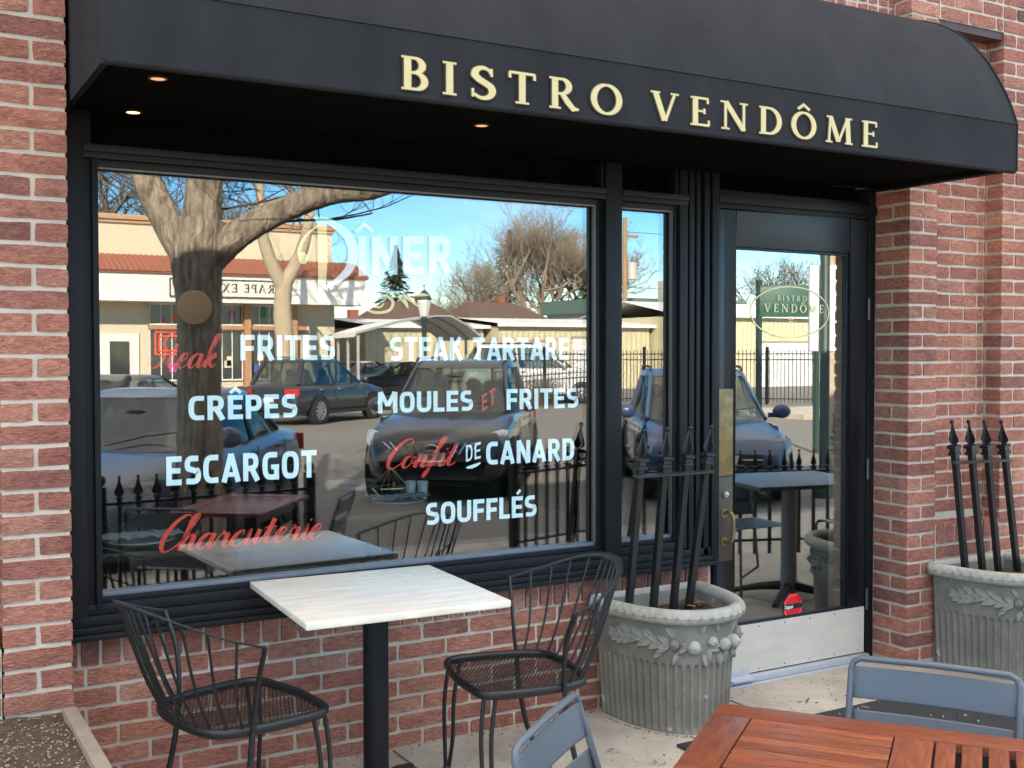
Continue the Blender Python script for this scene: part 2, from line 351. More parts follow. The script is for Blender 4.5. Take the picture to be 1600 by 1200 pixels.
# --- wall over the awning: soldier courses
B = Bricks(); x = -.598
while x < 3.08:
    a, b = x, min(x+.0577, 3.086)
    if b-a > .015:
        for z in (2.93, 3.133, 3.336): B.brick((a, -.105, z+.005), (b, -.01, z+.198))
    x += .0677
for k in range(22): B.course(-.6, 3.086, 3.54+k*M_, 3.54+k*M_+.0577, -.105, -.01, -.7+.1*(k % 2))
o = B.build('upper_brick_wall', BLD)
MB().box((-.6, -.099, 2.93), (3.087, .2, 5)).build('mortar', M_MORTAR, o)
# --- the rest of the house behind (walls, roof, room)
M_WALLBACK = mat('rear_wall_brick', (.26, .10, .075), .9, noise=(6, .3))
M_ROOM = mat('room_wall', (.10, .075, .058), .85, noise=(2, .3)); M_FLOORIN = mat('room_floor', (.085, .055, .038), .5, noise=(3, .3), stretch=(1, 8, 1))
MB().box((-6.2, -.0, 0), (-1.7, .3, 5)).box((5.2, .0, 0), (9.6, .3, 5)).box((-6.2, .3, 0), (-5.9, 9.7, 5)).box((9.3, .3, 0), (9.6, 9.7, 5)).box((-6.2, 9.7, 0), (9.6, 10, 5)).build('side_wall', M_WALLBACK, BLD)
MB().box((-6.3, .15, 5), (9.7, 10.1, 5.14)).build('flat_roof', mat('roof_membrane', (.25, .25, .25), .9), BLD)
MB().box((-6.3, -.25, 5.0), (9.7, .14, 5.12)).build('coping', mat('coping_metal', (.05, .05, .055), .5), BLD)
MB().box((-2.6, .45, .012), (4.5, 6.2, .02)).build('room_floor', M_FLOORIN, BLD)
MB().box((-2.7, .45, 0), (-2.6, 6.3, 2.9)).box((4.5, .45, 0), (4.6, 6.3, 2.9)).box((-2.6, 6.2, .02), (4.5, 6.3, 2.9)).build('room_wall', M_ROOM, BLD)
MB().box((-2.6, .30, 2.8), (4.5, 6.2, 2.9)).build('room_ceiling', M_ROOM, BLD)

# ------------------------------------------------------------------ shop window
YG = .06
WIN = MB().box((-.603, -.002, .60), (-.527, .10, 2.30)).box((-.527, .020, .64), (-.500, .10, 2.30)).box((-.500, .004, .67), (-.481, .10, 2.16)) \
    .box((1.516, .000, .66), (1.597, .11, 2.30)).box((1.483, .030, .70), (1.516, .10, 2.16)).box((1.885, .022, .70), (1.905, .10, 2.16)).box((1.905, .004, .66), (1.947, .10, 2.30)) \
    .box((1.947, .03, .60), (2.097, .13, 2.30)).box((1.957, .004, .60), (1.984, .035, 2.30)).box((1.996, .004, .60), (2.018, .035, 2.30)).box((2.034, -.004, .60), (2.062, .035, 2.30)) \
    .box((2.075, -.008, .58), (2.113, .13, 2.30)) \
    .box((-.527, .000, 2.147), (1.516, .09, 2.168)).box((-.527, -.006, 2.168), (1.516, .09, 2.192)).box((1.597, .000, 2.147), (1.947, .09, 2.168)).box((1.597, -.006, 2.168), (1.947, .09, 2.192)) \
    .box((-.481, .022, 2.124), (1.483, .09, 2.147)).box((1.597, .022, 2.124), (1.885, .09, 2.147)) \
    .box((1.50, .012, 2.192), (1.512, .09, 2.30)).box((1.888, .012, 2.192), (1.90, .09, 2.30)) \
    .build('shop_window', M_BLACKMETAL, BLD, bevel=.002)
MB().box((-.527, .028, .690), (1.516, .10, .708)).box((-.527, .012, .655), (1.516, .10, .690)).box((-.555, -.004, .622), (2.075, .10, .655)).box((-.58, -.020, .600), (2.075, .10, .622)).box((-.601, -.034, .580), (2.10, .10, .600)) \
    .box((1.597, .028, .690), (1.905, .10, .708)).box((1.597, .012, .655), (1.905, .10, .690)).build('sill', M_BLACKMETAL, WIN, bevel=.003)
MB().box((-.481, .036, .708), (1.483, .09, .722)).box((1.597, .036, .708), (1.885, .09, .722)).build('glazing_ledge', M_SILL, WIN, bevel=.002)
m = MB().box((-.481, .030, 2.118), (1.483, .05, 2.124)).box((1.597, .030, 2.118), (1.885, .05, 2.124)).box((1.478, .030, .722), (1.483, .05, 2.118)).box((1.880, .030, .722), (1.885, .05, 2.118))
m.build('bright_bead', mat('bead_metal', (.13, .125, .12), .4, .3), WIN)
MB().box((-.5, .075, 2.192), (1.947, .09, 2.31)).build('transom_panel', M_VOID, WIN)
def quad(x0, x1, z0, z1, y): return MB().add([(x0, y, z0), (x1, y, z0), (x1, y, z1), (x0, y, z1)], [(0, 1, 2, 3)])
P1 = quad(-.481, 1.483, .715, 2.124, YG).build('pane', M_PANE, WIN)
P2 = quad(1.597, 1.885, .715, 2.124, YG).build('pane', M_PANE, WIN)
quad(-.481, 1.483, .715, 2.124, YG+.016).build('inner_pane', M_PANE2, WIN)
quad(1.597, 1.885, .715, 2.124, YG+.016).build('inner_pane', M_PANE2, WIN)

# ------------------------------------------------------------------ door
DOOR = MB().box((2.115, .004, .05), (2.218, .05, 2.146)).box((2.925, .004, .05), (3.038, .05, 2.146)).box((2.218, .004, 1.984), (2.925, .05, 2.146)).box((2.218, .004, .05), (2.925, .05, .286)) \
    .box((2.218, .016, 1.974), (2.925, .045, 1.984)).box((2.915, .016, .286), (2.925, .045, 1.974)).box((2.218, .016, .286), (2.915, .045, .292)).build('door', M_DOOR, BLD, bevel=.0025)
MB().box((2.218, .026, .286), (2.915, .030, 1.976)).build('pane', M_PANE, DOOR)
MB().box((3.040, -.004, .0), (3.086, .12, 2.30)).box((2.113, .0, 2.150), (3.040, .12, 2.172)).box((2.113, -.012, 2.172), (3.088, .12, 2.212)).box((2.113, .02, 2.212), (3.04, .12, 2.235)).box((2.113, .012, 2.235), (2.12, .1, 2.3)).build('door_frame', M_BLACKMETAL, BLD, bevel=.002)
MB().box((2.12, .085, 2.235), (3.04, .10, 2.31)).build('transom_panel', M_VOID, BLD)
K = MB().box((2.128, -.001, .062), (3.03, .003, .283)).build('kick_plate', M_KICK, DOOR)
m = MB()
for i in range(6):
    for z in (.076, .268): m.sphere((2.20+i*.158, -.001, z), .0035, 8, 5)
m.build('screw', M_BRONZE, DOOR, smooth=60)
MB().box((2.113, -.030, .028), (3.04, .004, .058)).box((2.113, -.042, .006), (3.04, .004, .028)).box((2.10, -.085, -.03), (3.06, .06, .006)).build('threshold', M_ALU, BLD, bevel=.006)
MB().box((2.165, -.055, .045), (2.30, -.002, .052)).box((2.165, -.010, .052), (2.30, -.002, .085)).build('door_stop_bracket', M_ALU, DOOR, bevel=.002)
MB().box((2.119, -.003, .966), (2.199, .003, 1.352)).build('push_plate', M_BRASS, DOOR, bevel=.001)
MB().box((2.119, -.003, .585), (2.199, .003, .962)).build('lock_plate', M_BRONZE, DOOR, bevel=.001)
m = MB(); m.tube([(2.152, -.004, .885), (2.152, -.018, .885)], .013, 12); m.sphere((2.152, -.018, .885), .009, 10, 6); m.build('lock_cylinder', mat('brushed_nickel', (.6, .57, .5), .35, .8), DOOR, smooth=50)
m = MB(); m.tube(spline([(2.150, .0, .80), (2.152, -.035, .808), (2.160, -.05, .79), (2.162, -.052, .74), (2.160, -.05, .69), (2.152, -.035, .672), (2.150, 0, .675)], 5), [.009]*3+[.0085]*40 if False else .0085, 10); m.tube([(2.150, -.003, .80), (2.150, -.006, .80)], .02, 14); m.tube([(2.150, -.003, .675), (2.150, -.006, .675)], .018, 14)
m.build('handle', M_BRASS, DOOR, smooth=50)
for z in (1.72, .95, .32): MB().tube([(3.040, -.008, z-.05), (3.040, -.008, z+.05)], .007, 10).build('hinge', mat('hinge_metal', (.09, .09, .095), .4, .5), DOOR, smooth=50)

# ------------------------------------------------------------------ awning
AX0, AX1, AYF = -.595, 3.087, -.768
prof = [(-.768, 2.475), (-.760, 2.50), (-.737, 2.562), (-.708, 2.625), (-.672, 2.69), (-.632, 2.755), (-.600, 2.796), (-.55, 2.853), (-.49, 2.910), (-.43, 2.954), (-.36, 2.995), (-.28, 3.030), (-.207, 3.052), (-.108, 3.075)]
AWN = thing('awning', ((AX0+AX1)/2, -.11, 2.29), 'long black canvas awning lettered in cream over the shop window', 'awning')
nseg = 46
def ax_(i): return AX0+(AX1-AX0)*i/nseg
rows = [[(ax_(i), y+.004*math.sin(ax_(i)*2.3+z*5)*math.sin(PI*k/(len(prof)-1)), z+.004*math.sin(ax_(i)*1.7+1)*math.sin(PI*k/(len(prof)-1))) for i in range(nseg+1)] for k, (y, z) in enumerate(prof)]
m = MB().grid(rows); m.build('canopy', M_FABRIC, AWN, smooth=25)
m = MB().grid([[(ax_(i), AYF+.003*math.sin(ax_(i)*3.1)*math.sin(PI*k/4), 2.279+(2.475-2.279)*k/4) for i in range(nseg+1)] for k in range(5)])
m.tube([(AX0, AYF+.012, 2.281), (AX1, AYF+.012, 2.281)], .013, 10)
m.build('valance', M_FABRIC, AWN, smooth=60)
endp = [(AYF, 2.279)]+prof+[(-.108, 2.279)]
M_BINDING = mat('awning_seam', (.05, .052, .06), .7, bump=(300, .2, .001))
for x, s in ((AX0, 1), (AX1, -1)):
    MB().add([(x+s*.001, y, z) for y, z in endp], [tuple(range(len(endp)))]).build('end_panel', M_FABRIC, AWN)
    MB().tube([(x, y, z) for y, z in [(AYF, 2.279)]+prof], .005, 6).build('seam_binding', M_FABRIC, AWN, smooth=60)
for y, z in ((-.7685, 2.4755),): MB().tube([(AX0, y-.0005, z), (AX1, y-.0005, z)], .0022, 6).build('seam', M_FABRIC, AWN, smooth=60)
MB().box((AX0+.004, -.755, 2.302), (AX1-.004, .012, 2.312)).build('soffit', M_VOID, AWN)
for y in (-.745, ): MB().box((AX0+.003, y-.012, 2.282), (AX1-.003, y+.012, 2.300)).build('frame_bar', M_BLACKMETAL, AWN)
for x in (AX0+.012, AX1-.012): MB().box((x-.01, -.73, 2.282), (x+.01, -.005, 2.300)).build('frame_bar', M_BLACKMETAL, AWN)
M_LAMP = mat('warm_lamp_glow', (1, .8, .5), .5, emit=((1, .62, .22), 1.5)); M_LAMPDIM = mat('dim_lamp', (.5, .35, .25), .4, emit=((1, .45, .22), .22)); M_LAMPRIM = mat('lamp_trim', (.12, .08, .05), .4, .6)
for (x, y), em in (((-.405, -.53), M_LAMPDIM), ((-.375, -.03), M_LAMP), ((.717, -.40), M_LAMPDIM)):
    d = MB().lathe([(.029, .002), (.029, -.002), (.022, -.004), (.022, .001)], 24, (x, y, 2.302)).build('downlight', M_LAMPRIM, AWN, smooth=40)
    MB().lathe([(.0215, 0), (.010, -.002), (.0005, -.0025)], 20, (x, y, 2.300)).build('bulb', em, d, smooth=60)
m = MB()
for i in range(9): m.sphere((AX0+.03+i*.455, AYF+.028, 2.2755), .004, 8, 5)
m.build('snap_rivet', mat('rivet', (.5, .48, .45), .35, .8), AWN, smooth=60)
# ------------------------------------------------------------------ drawn lettering: every stroke a flat ribbon
def arc(cx, cy_, rx, ry, a0, a1, n=14, e=2.0):
    out = []
    for i in range(n+1):
        t = R(a0+(a1-a0)*i/n); c, s_ = math.cos(t), math.sin(t)
        out.append((cx+rx*math.copysign(abs(c)**(2/e), c), cy_+ry*math.copysign(abs(s_)**(2/e), s_)))
    return out
def ribbon(pts, w):                  # pts 2D, w scalar / list -> two edge lists
    ww = list(w) if isinstance(w, (list, tuple)) else [w]*len(pts); keep = [0]+[i for i in range(1, len(pts)) if math.dist(pts[i], pts[i-1]) > 1e-5]
    pts = [pts[i] for i in keep]; ww = [ww[i] for i in keep]; n = len(pts); A = []; Bq = []
    for i in range(n):
        p = Vector(pts[i]); a = Vector(pts[max(i-1, 0)]); b = Vector(pts[min(i+1, n-1)])
        d1 = (p-a).normalized() if i else (b-p).normalized(); d2 = (b-p).normalized() if i < n-1 else d1
        n1 = Vector((-d1.y, d1.x)); n2 = Vector((-d2.y, d2.x)); q = n1+n2
        q = q.normalized() if q.length > 1e-6 else n1
        k = 1/max(.5, q.dot(n1)); h = ww[i]/2*k
        A.append(p+q*h); Bq.append(p-q*h)
    return A, Bq
T = .195; lo, hi = T/2, 1-T/2
def sans(ch):
    """stroke lists (points, width) in a unit-height box, and the advance width"""
    w = .58; l = T/2; r = w-T/2; md = .5
    if ch == 'F': return [([(l, 0), (l, 1)], T), ([(l, hi), (.54, hi)], T), ([(l, .47), (.50, .47)], T)], .54
    if ch == 'E': return [([(l, 0), (l, 1)], T), ([(l, hi), (.55, hi)], T), ([(l, .5), (.51, .5)], T*.95), ([(l, lo), (.55, lo)], T)], .56
    if ch == 'I': return [([(l, 0), (l, 1)], T)], T
    if ch == 'T': return [([(0, hi), (.62, hi)], T), ([(.31, 0), (.31, 1)], T)], .62
    if ch == 'L': return [([(l, 0), (l, 1)], T), ([(l, lo), (.52, lo)], T)], .52
    if ch == 'R': return [([(l, 0), (l, 1)], T), ([(l, hi), (.3, hi)]+arc(.3, .68, .19, .22, 80, -80, 10, 2.6)+[(.3, .45), (l, .45)], T), ([(.32, .46), (.55, 0)], T*1.05)], .64
    if ch == 'P': return [([(l, 0), (l, 1)], T), ([(l, hi), (.3, hi)]+arc(.3, .66, .2, .24, 80, -80, 10, 2.6)+[(.3, .42), (l, .42)], T)], .6
    if ch == 'D': return [([(l, 0), (l, 1)], T), ([(l, hi), (.28, hi)]+arc(.28, .5, .24, .4, 80, -80, 14, 3)+[(.28, lo), (l, lo)], T)], .64
    if ch == 'K': return [([(l, 0), (l, 1)], T), ([(l+.06, .5), (.52, 1)], T), ([(.24, .6), (.56, 0)], T*1.05)], .64
    if ch == 'A': return [([(.09, 0), (.36, 1)], T), ([(.36, 1), (.63, 0)], T), ([(.18, .27), (.54, .27)], T*.85)], .72
    if ch == 'M': return [([(l, 0), (l, 1)], T), ([(.76, 0), (.76, 1)], T), ([(l+.02, 1), (.43, .34)], T*.95), ([(.74, 1), (.43, .34)], T*.95)], .86
    if ch == 'N': return [([(l, 0), (l, 1)], T), ([(.58, 0), (.58, 1)], T), ([(l+.01, 1), (.57, 0)], T*1.05)], .68
    if ch == 'O': return [(arc(.34, .5, .24, .4, 90, 450, 30, 2.9), T)], .68
    if ch == 'C': return [([(.56, hi-.01)]+arc(.36, .5, .26, .4, 95, 265, 22, 2.9)+[(.56, lo+.01)], T)], .58
    if ch == 'G': return [([(.58, hi-.01)]+arc(.36, .5, .26, .4, 95, 268, 22, 2.9)+[(.55, lo), (.55, .5)], T), ([(.34, .46), (.65, .46)], T*.9)], .66
    if ch == 'U': return [([(l, 1), (l, .36)]+arc(.33, .36, .23, .26, 180, 360, 16, 2.7)+[(.56, .36), (.56, 1)], T)], .66
    if ch == 'S': return [([(.50, hi-.01)]+arc(.30, .69, .2, .21, 95, 200, 10, 2.6)+[(.14, .55), (.44, .45)]+arc(.30, .31, .2, .21, 40, -95, 12, 2.6)+[(.06, lo+.02)], T)], .58
    return [], .35
def accents(ch):
    return {'Ê': ('E', '^'), 'Î': ('I', '^'), 'É': ('E', "'"), 'È': ('E', '`'), 'Ô': ('O', '^')}.get(ch, (ch, None))
def serif(ch):
    s_, k, t = .158, .078, .058       # stem, hairline, serif
    def sf(x, y, w=.3): return ([(x-w/2, y), (x+w/2, y)], t)
    b, tp = t/2, 1-t/2
    def stem(x, w=.30): return [([(x, 0), (x, 1)], s_), sf(x, b, w), sf(x, tp, w)]
    def beak(x, y0, y1): return ([(x, y0), (x, y1)], t*1.1)
    if ch == 'I': return stem(.16, .32), .32
    if ch == 'E': return stem(.16, .30)+[([(.1, tp), (.55, tp)], k), beak(.535, tp, .80), ([(.16, .52), (.44, .52)], k*.85), beak(.43, .43, .62), ([(.1, b+.01), (.58, b+.01)], k), beak(.565, b, .22)], .60
    if ch == 'T': return [([(.34, 0), (.34, 1)], s_), sf(.34, b, .34), ([(.02, tp-.01), (.66, tp-.01)], k), beak(.035, tp, .78), beak(.645, tp, .78)], .68
    if ch == 'B':
        return stem(.16, .28)+[([(.16, tp-.01), (.3, tp-.01)]+arc(.3, .75, .19, .215, 80, -80, 12)+[(.3, .525), (.16, .525)], [k, k]+[k+(s_-k)*math.sin(PI*i/12)**.8 for i in range(13)]+[k, k]),
                               ([(.16, .525), (.32, .525)]+arc(.32, .28, .22, .245, 80, -80, 12)+[(.3, b+.01), (.16, b+.01)], [k, k]+[k+(s_-k)*math.sin(PI*i/12)**.8 for i in range(13)]+[k, k])], .62
    if ch == 'D':
        return stem(.16, .28)+[([(.16, tp-.01), (.32, tp-.01)]+arc(.32, .5, .36, .465, 80, -80, 18)+[(.3, b+.01), (.16, b+.01)], [k, k]+[k+(s_-k)*math.sin(PI*i/18)**.8 for i in range(19)]+[k, k])], .76
    if ch == 'R':
        return stem(.16, .30)+[([(.16, tp-.01), (.32, tp-.01)]+arc(.32, .735, .2, .235, 80, -80, 12)+[(.3, .49), (.16, .49)], [k, k]+[k+(s_-k)*math.sin(PI*i/12)**.8 for i in range(13)]+[k, k]),
                               ([(.34, .5), (.5, .22), (.64, .03), (.78, .04)], [s_*.8, s_, s_*.9, k*.7])], .78
    if ch in 'O': return [(arc(.41, .5, .345, .47, 90, 450, 40), [k*.95+(s_*1.05-k)*abs(math.sin(2*PI*i/40)) for i in range(41)])], .82
    if ch == 'S':
        p = [(.50, .80)]+arc(.30, .75, .2, .215, 40, 190, 12)+[(.2, .6), (.38, .48)]+arc(.29, .265, .23, .235, 40, -150, 14)
        n = len(p); return [(p, [k+(s_*1.15-k)*max(0, math.sin(PI*i/(n-1)))**1.6 for i in range(n)]), ([(.505, .72), (.495, .97)], t), ([(.055, .04), (.05, .30)], t)], .58
    if ch == 'V': return [([(.12, .98), (.39, .02)], s_), ([(.68, .98), (.41, .02)], k), sf(.12, tp, .28), sf(.68, tp, .24)], .80
    if ch == 'N': return [([(.15, 0), (.15, 1)], k), ([(.15, .99), (.72, .02)], s_), ([(.72, 0), (.72, 1)], k), sf(.15, b, .26), sf(.10, tp, .22), sf(.72, tp, .26)], .86
    if ch == 'M': return [([(.13, 0), (.18, .98)], k), ([(.18, .98), (.47, .06)], s_), ([(.78, .98), (.47, .06)], k), ([(.78, .98), (.83, 0)], s_), sf(.13, b, .24), sf(.83, b, .28), sf(.15, tp, .22), sf(.83, tp, .24)], .96
    if ch == 'G': return [([(.66, .80)]+arc(.41, .5, .345, .47, 50, 310, 30)+[(.68, .18)], [k]+[k+(s_-k)*abs(math.sin(PI*i/30)) for i in range(31)]+[k]), ([(.66, .06), (.66, .42)], s_*.9), sf(.64, .43, .3)], .82
    if ch == 'A': return [([(.08, 0), (.38, 1)], k), ([(.38, 1), (.70, 0)], s_), ([(.2, .34), (.58, .34)], k*.8), sf(.08, b, .22), sf(.70, b, .28)], .80
    if ch == 'P': return stem(.16, .30)+[([(.16, tp-.01), (.32, tp-.01)]+arc(.32, .715, .21, .255, 80, -80, 12)+[(.3, .45), (.16, .45)], [k, k]+[k+(s_-k)*math.sin(PI*i/12)**.8 for i in range(13)]+[k, k])], .60
    if ch == 'L': return stem(.16, .30)+[([(.1, b+.01), (.56, b+.01)], k), beak(.545, b, .24)], .58
    if ch == 'X': return [([(.12, .98), (.62, .02)], s_), ([(.62, .98), (.12, .02)], k), sf(.12, tp, .24), sf(.62, tp, .22), sf(.12, b, .22), sf(.62, b, .24)], .74
    return [], .4
SCRIPT = {   # x-height .42, looping strokes for a brush script
 'C': ([[(.62, .78), (.66, .93), (.5, 1.0), (.25, .78), (.08, .38), (.12, .06), (.3, 0), (.55, .22)]], .52),
 'S': ([[(.62, .82), (.62, .97), (.42, .98), (.3, .78), (.42, .52), (.4, .18), (.18, 0), (.0, .12), (.06, .28)]], .55),
 'h': ([[(-.04, .1), (.2, .55), (.34, .95), (.26, 1.0), (.19, .8), (.12, .3), (.08, 0)], [(.09, .08), (.22, .36), (.34, .42), (.36, .3), (.33, .08), (.4, 0), (.52, .12)]], .5),
 'a': ([[(.36, .36), (.24, .42), (.08, .26), (.06, .06), (.16, 0), (.3, .16), (.38, .38)], [(.4, .42), (.35, .1), (.4, 0), (.54, .12)]], .5),
 'r': ([[(-.02, .1), (.1, .38), (.13, .45), (.17, .38), (.28, .38), (.28, .28), (.24, .06), (.32, 0), (.44, .12)]], .42),
 'c': ([[(.32, .32), (.3, .42), (.16, .38), (.05, .18), (.1, .02), (.22, 0), (.4, .12)]], .38),
 'u': ([[(-.02, .12), (.1, .42), (.06, .12), (.12, 0), (.24, .12), (.36, .4)], [(.37, .42), (.32, .1), (.38, 0), (.52, .12)]], .5),
 't': ([[(-.02, .12), (.14, .5), (.2, .72)], [(.2, .72), (.12, .2), (.15, .02), (.25, .02), (.36, .12)], [(.02, .46), (.32, .48)]], .34),
 'e': ([[(-.02, .12), (.12, .18), (.28, .3), (.27, .42), (.16, .4), (.06, .18), (.12, .01), (.24, .01), (.4, .12)]], .38),
 'i': ([[(-.02, .12), (.1, .42), (.06, .12), (.11, 0), (.24, .12)], [(.14, .56), (.17, .62)]], .22),
 'k': ([[(-.04, .1), (.2, .55), (.34, .95), (.26, 1.0), (.19, .8), (.12, .3), (.08, 0)], [(.1, .2), (.3, .42), (.34, .34), (.2, .22), (.32, .02), (.46, .12)]], .45),
 'n': ([[(-.02, .12), (.1, .4), (.12, .3), (.07, 0)], [(.08, .06), (.2, .36), (.32, .42), (.34, .3), (.3, .08), (.36, 0), (.5, .12)]], .48),
 'o': ([[(.26, .42), (.1, .34), (.05, .12), (.14, 0), (.28, .12), (.3, .34), (.22, .42), (.3, .36), (.42, .34)]], .38),
 'f': ([[(-.02, .12), (.2, .5), (.36, .92), (.3, 1.0), (.22, .82), (.1, .1), (.0, -.3), (-.06, -.3), (.02, -.08), (.3, .12)]], .34),
}
def script_glyph(ch):
    st, w = SCRIPT[ch]; out = []
    for s_ in st:
        p = [(q.x, q.y) for q in spline([(x, y, 0) for x, y in s_], 6)]; ws = []
        for i in range(len(p)):
            a = p[max(0, i-1)]; b = p[min(len(p)-1, i+1)]; d = Vector((b[0]-a[0], b[1]-a[1])).normalized()
            ws.append(.035+.095*max(0, -d.y)**1.4)
        ws = [sum(ws[max(0, i-2):i+3])/len(ws[max(0, i-2):i+3]) for i in range(len(ws))]
        out.append(([(x+.32*y, y) for x, y in p], ws))
    return out, w
def layout(text, glyph, space):
    out = []; x = 0; right = 0
    for ch in text:
        base, acc = accents(ch) if glyph is not script_glyph else (ch, None)
        if ch == ' ': x += .4; continue
        st, w = glyph(base)
        for p, ww in st: out.append(([(a+x, b) for a, b in p], ww))
        if acc:
            c = x+w/2; k = .09 if glyph is serif else .13
            if acc == '^': out.append(([(c-.2, 1.09), (c, 1.27), (c+.2, 1.09)], k))
            if acc == "'": out.append(([(c-.02, 1.1), (c+.14, 1.3)], k))
            if acc == '`': out.append(([(c+.04, 1.1), (c-.12, 1.3)], k))
        right = x+w; x += w+space
    return out, right
def letters(name, strokes, fmap, mat_, parent, step=.00012, dirn=-1):
    """fmap(x, y, depth) -> world; every stroke sits a hair in front of the one before"""
    m = MB()
    for i, (p, w) in enumerate(strokes):
        a, b = ribbon(p, w); n = len(a); d = i % 8*step
        m.add([fmap(q.x, q.y, d) for q in a]+[fmap(q.x, q.y, d) for q in b], [(j, j+1, n+j+1, n+j) for j in range(n-1)])
    return m.build(name, mat_, parent)
def word(text, glyph, space, x0, x1, z0, z1, y, mat_, parent, name='lettering', rise=0, grow=0):
    st, W = layout(text, glyph, space); k = (x1-x0)/W; h = z1-z0
    def fm(a, b, d):
        q = a/W; return (x0+a*k, y-d, z0+rise*q+b*h*(1+grow*q))
    return letters(name, st, fm, mat_, parent)
# awning name: cream letters with a dark gold edge just behind them
def awn_word(text, x0, x1, z0, z1):
    st, W = layout(text, serif, .33); k = (x1-x0)/W; h = z1-z0
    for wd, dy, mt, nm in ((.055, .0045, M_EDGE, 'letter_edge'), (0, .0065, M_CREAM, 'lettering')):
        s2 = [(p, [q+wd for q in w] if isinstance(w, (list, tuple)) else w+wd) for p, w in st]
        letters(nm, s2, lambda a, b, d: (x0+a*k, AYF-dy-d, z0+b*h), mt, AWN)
awn_word('BISTRO', .243, 1.043, 2.297, 2.396)
awn_word('VENDÔME', 1.165, 2.247, 2.299, 2.397)
# words on the inside of the shop window
yv = YG+.0035
def W_(t, x0, x1, z0, z1, mt=M_WHITEV, g=sans, sp=.095, **k): return word(t, g, sp, x0, x1, z0, z1, yv, mt, WIN, **k)
W_('INER', .447, .835, 1.800, 1.945, sp=.16, rise=.022)
m = MB()                              # circumflex of the dotless capital
a, b = ribbon([(.435, 1.962), (.470, 1.992), (.505, 1.966)], .014); n = 3
m.add([(q.x, yv-.0005, q.y) for q in a+b], [(j, j+1, n+j+1, n+j) for j in range(n-1)]); m.build('lettering', M_WHITEV, WIN)
W_('FRITES', .000, .350, 1.488, 1.578)
W_('STEAK TARTARE', .572, 1.375, 1.484, 1.574)
W_('CRÊPES', -.183, .205, 1.281, 1.366)
W_('ESCARGOT', -.260, .279, 1.060, 1.160)
W_('MOULES', .522, .924, 1.286, 1.366)
W_('FRITES', 1.078, 1.418, 1.285, 1.368)
W_('CANARD', .984, 1.402, 1.068, 1.160)
W_('SOUFFLÉS', .720, 1.216, .848, .934)
W_('Charcuterie', -.296, .290, .835, .955, M_REDV, script_glyph, 0)
W_('Steak', -.318, -.09, 1.464, 1.578, M_REDV, script_glyph, 0)
W_('Confit', .545, .84, 1.075, 1.185, M_REDV, script_glyph, 0)
T0 = T; T = .14; lo, hi = T/2, 1-T/2
W_('DE', .894, .960, 1.085, 1.150, sp=.14, rise=.012)
W_('ET', .966, 1.026, 1.282, 1.345, M_REDV, sp=.2, rise=.03)
T = T0; lo, hi = T/2, 1-T/2
def flour(pts, w, mt):
    w = (w[0]*1.3, w[1]*1.25)               # free strokes drawn in metres on the glass
    p = [(q.x, q.y) for q in spline([(x, z, 0) for x, z in pts], 8)]; n = len(p)
    ws = [w[0]+(w[1]-w[0])*math.sin(PI*i/(n-1)) for i in range(n)]
    letters('lettering', [(p, ws)], lambda a, b, d: (a, yv-.0009-d, b), mt, WIN)
flour([(.895, 1.062), (.925, 1.066), (.958, 1.078)], (.004, .011), M_WHITEV)
# the big ornamental D: stem, bowl, curl
letters('lettering', [([(.292, 2.006), (.305, 1.985), (.307, 1.85), (.303, 1.76), (.292, 1.738)], [.030, .036, .036, .030, .004])], lambda a, b, d: (a, yv-.0007, b), M_PALEV, WIN)
flour([(.272, 2.005), (.330, 1.995), (.395, 1.955), (.425, 1.900), (.415, 1.835), (.370, 1.785), (.300, 1.745)], (.006, .030), M_WHITEV)
flour([(.300, 1.985), (.250, 1.945), (.222, 1.900), (.217, 1.868), (.226, 1.845)], (.004, .010), M_PALEV)
m = MB(); m.add([(.232+.018*math.cos(t*PI/10), yv-.0011, 1.857+.022*math.sin(t*PI/10)) for t in range(20)], [tuple(range(20))]); m.build('lettering', M_PALEV, WIN)
flour([(.425, 1.735), (.52, 1.747), (.60, 1.742), (.68, 1.748), (.735, 1.775), (.745, 1.806)], (.003, .010), M_WHITEV)
flour([(.46, 1.740), (.455, 1.700), (.50, 1.667), (.565, 1.672), (.585, 1.705), (.555, 1.728), (.505, 1.722), (.495, 1.695), (.53, 1.685), (.548, 1.70)], (.004, .010), M_PALEV)
flour([(.60, 1.728), (.63, 1.712), (.648, 1.684)], (.003, .014), M_PALEV); flour([(.605, 1.734), (.65, 1.722), (.69, 1.690)], (.003, .014), M_PALEV); flour([(.61, 1.738), (.67, 1.738), (.735, 1.735)], (.003, .014), M_PALEV)
for x, z in ((.575, 1.735), (.592, 1.727), (.562, 1.741)): MB().add([(x+.006*math.cos(t*PI/6), yv-.0012, z+.006*math.sin(t*PI/6)) for t in range(12)], [tuple(range(12))]).build('lettering', M_PALEV, WIN)
# door: oval and name
DP = [o for o in kids(DOOR) if o.name.startswith('pane')][0]; yd = .0245
el = [(2.566+.243*math.cos(2*PI*i/60), 1.699+.118*math.sin(2*PI*i/60)) for i in range(61)]
letters('lettering', [(el, .006)], lambda a, b, d: (a, yd, b), M_PALEV, DOOR)
word('BISTRO', serif, .42, 2.485, 2.665, 1.752, 1.776, yd, M_PALEV, DOOR)
word('VENDÔME', serif, .36, 2.405, 2.775, 1.698, 1.736, yd, M_PALEV, DOOR)
st = [([(2.566, 1.683), (2.566, 1.650)], .004), ([(2.55, 1.664), (2.566, 1.672), (2.582, 1.664)], .004), ([(2.552, 1.655), (2.58, 1.655)], .003)]
letters('lettering', st, lambda a, b, d: (a, yd-d, b), M_PALEV, DOOR)
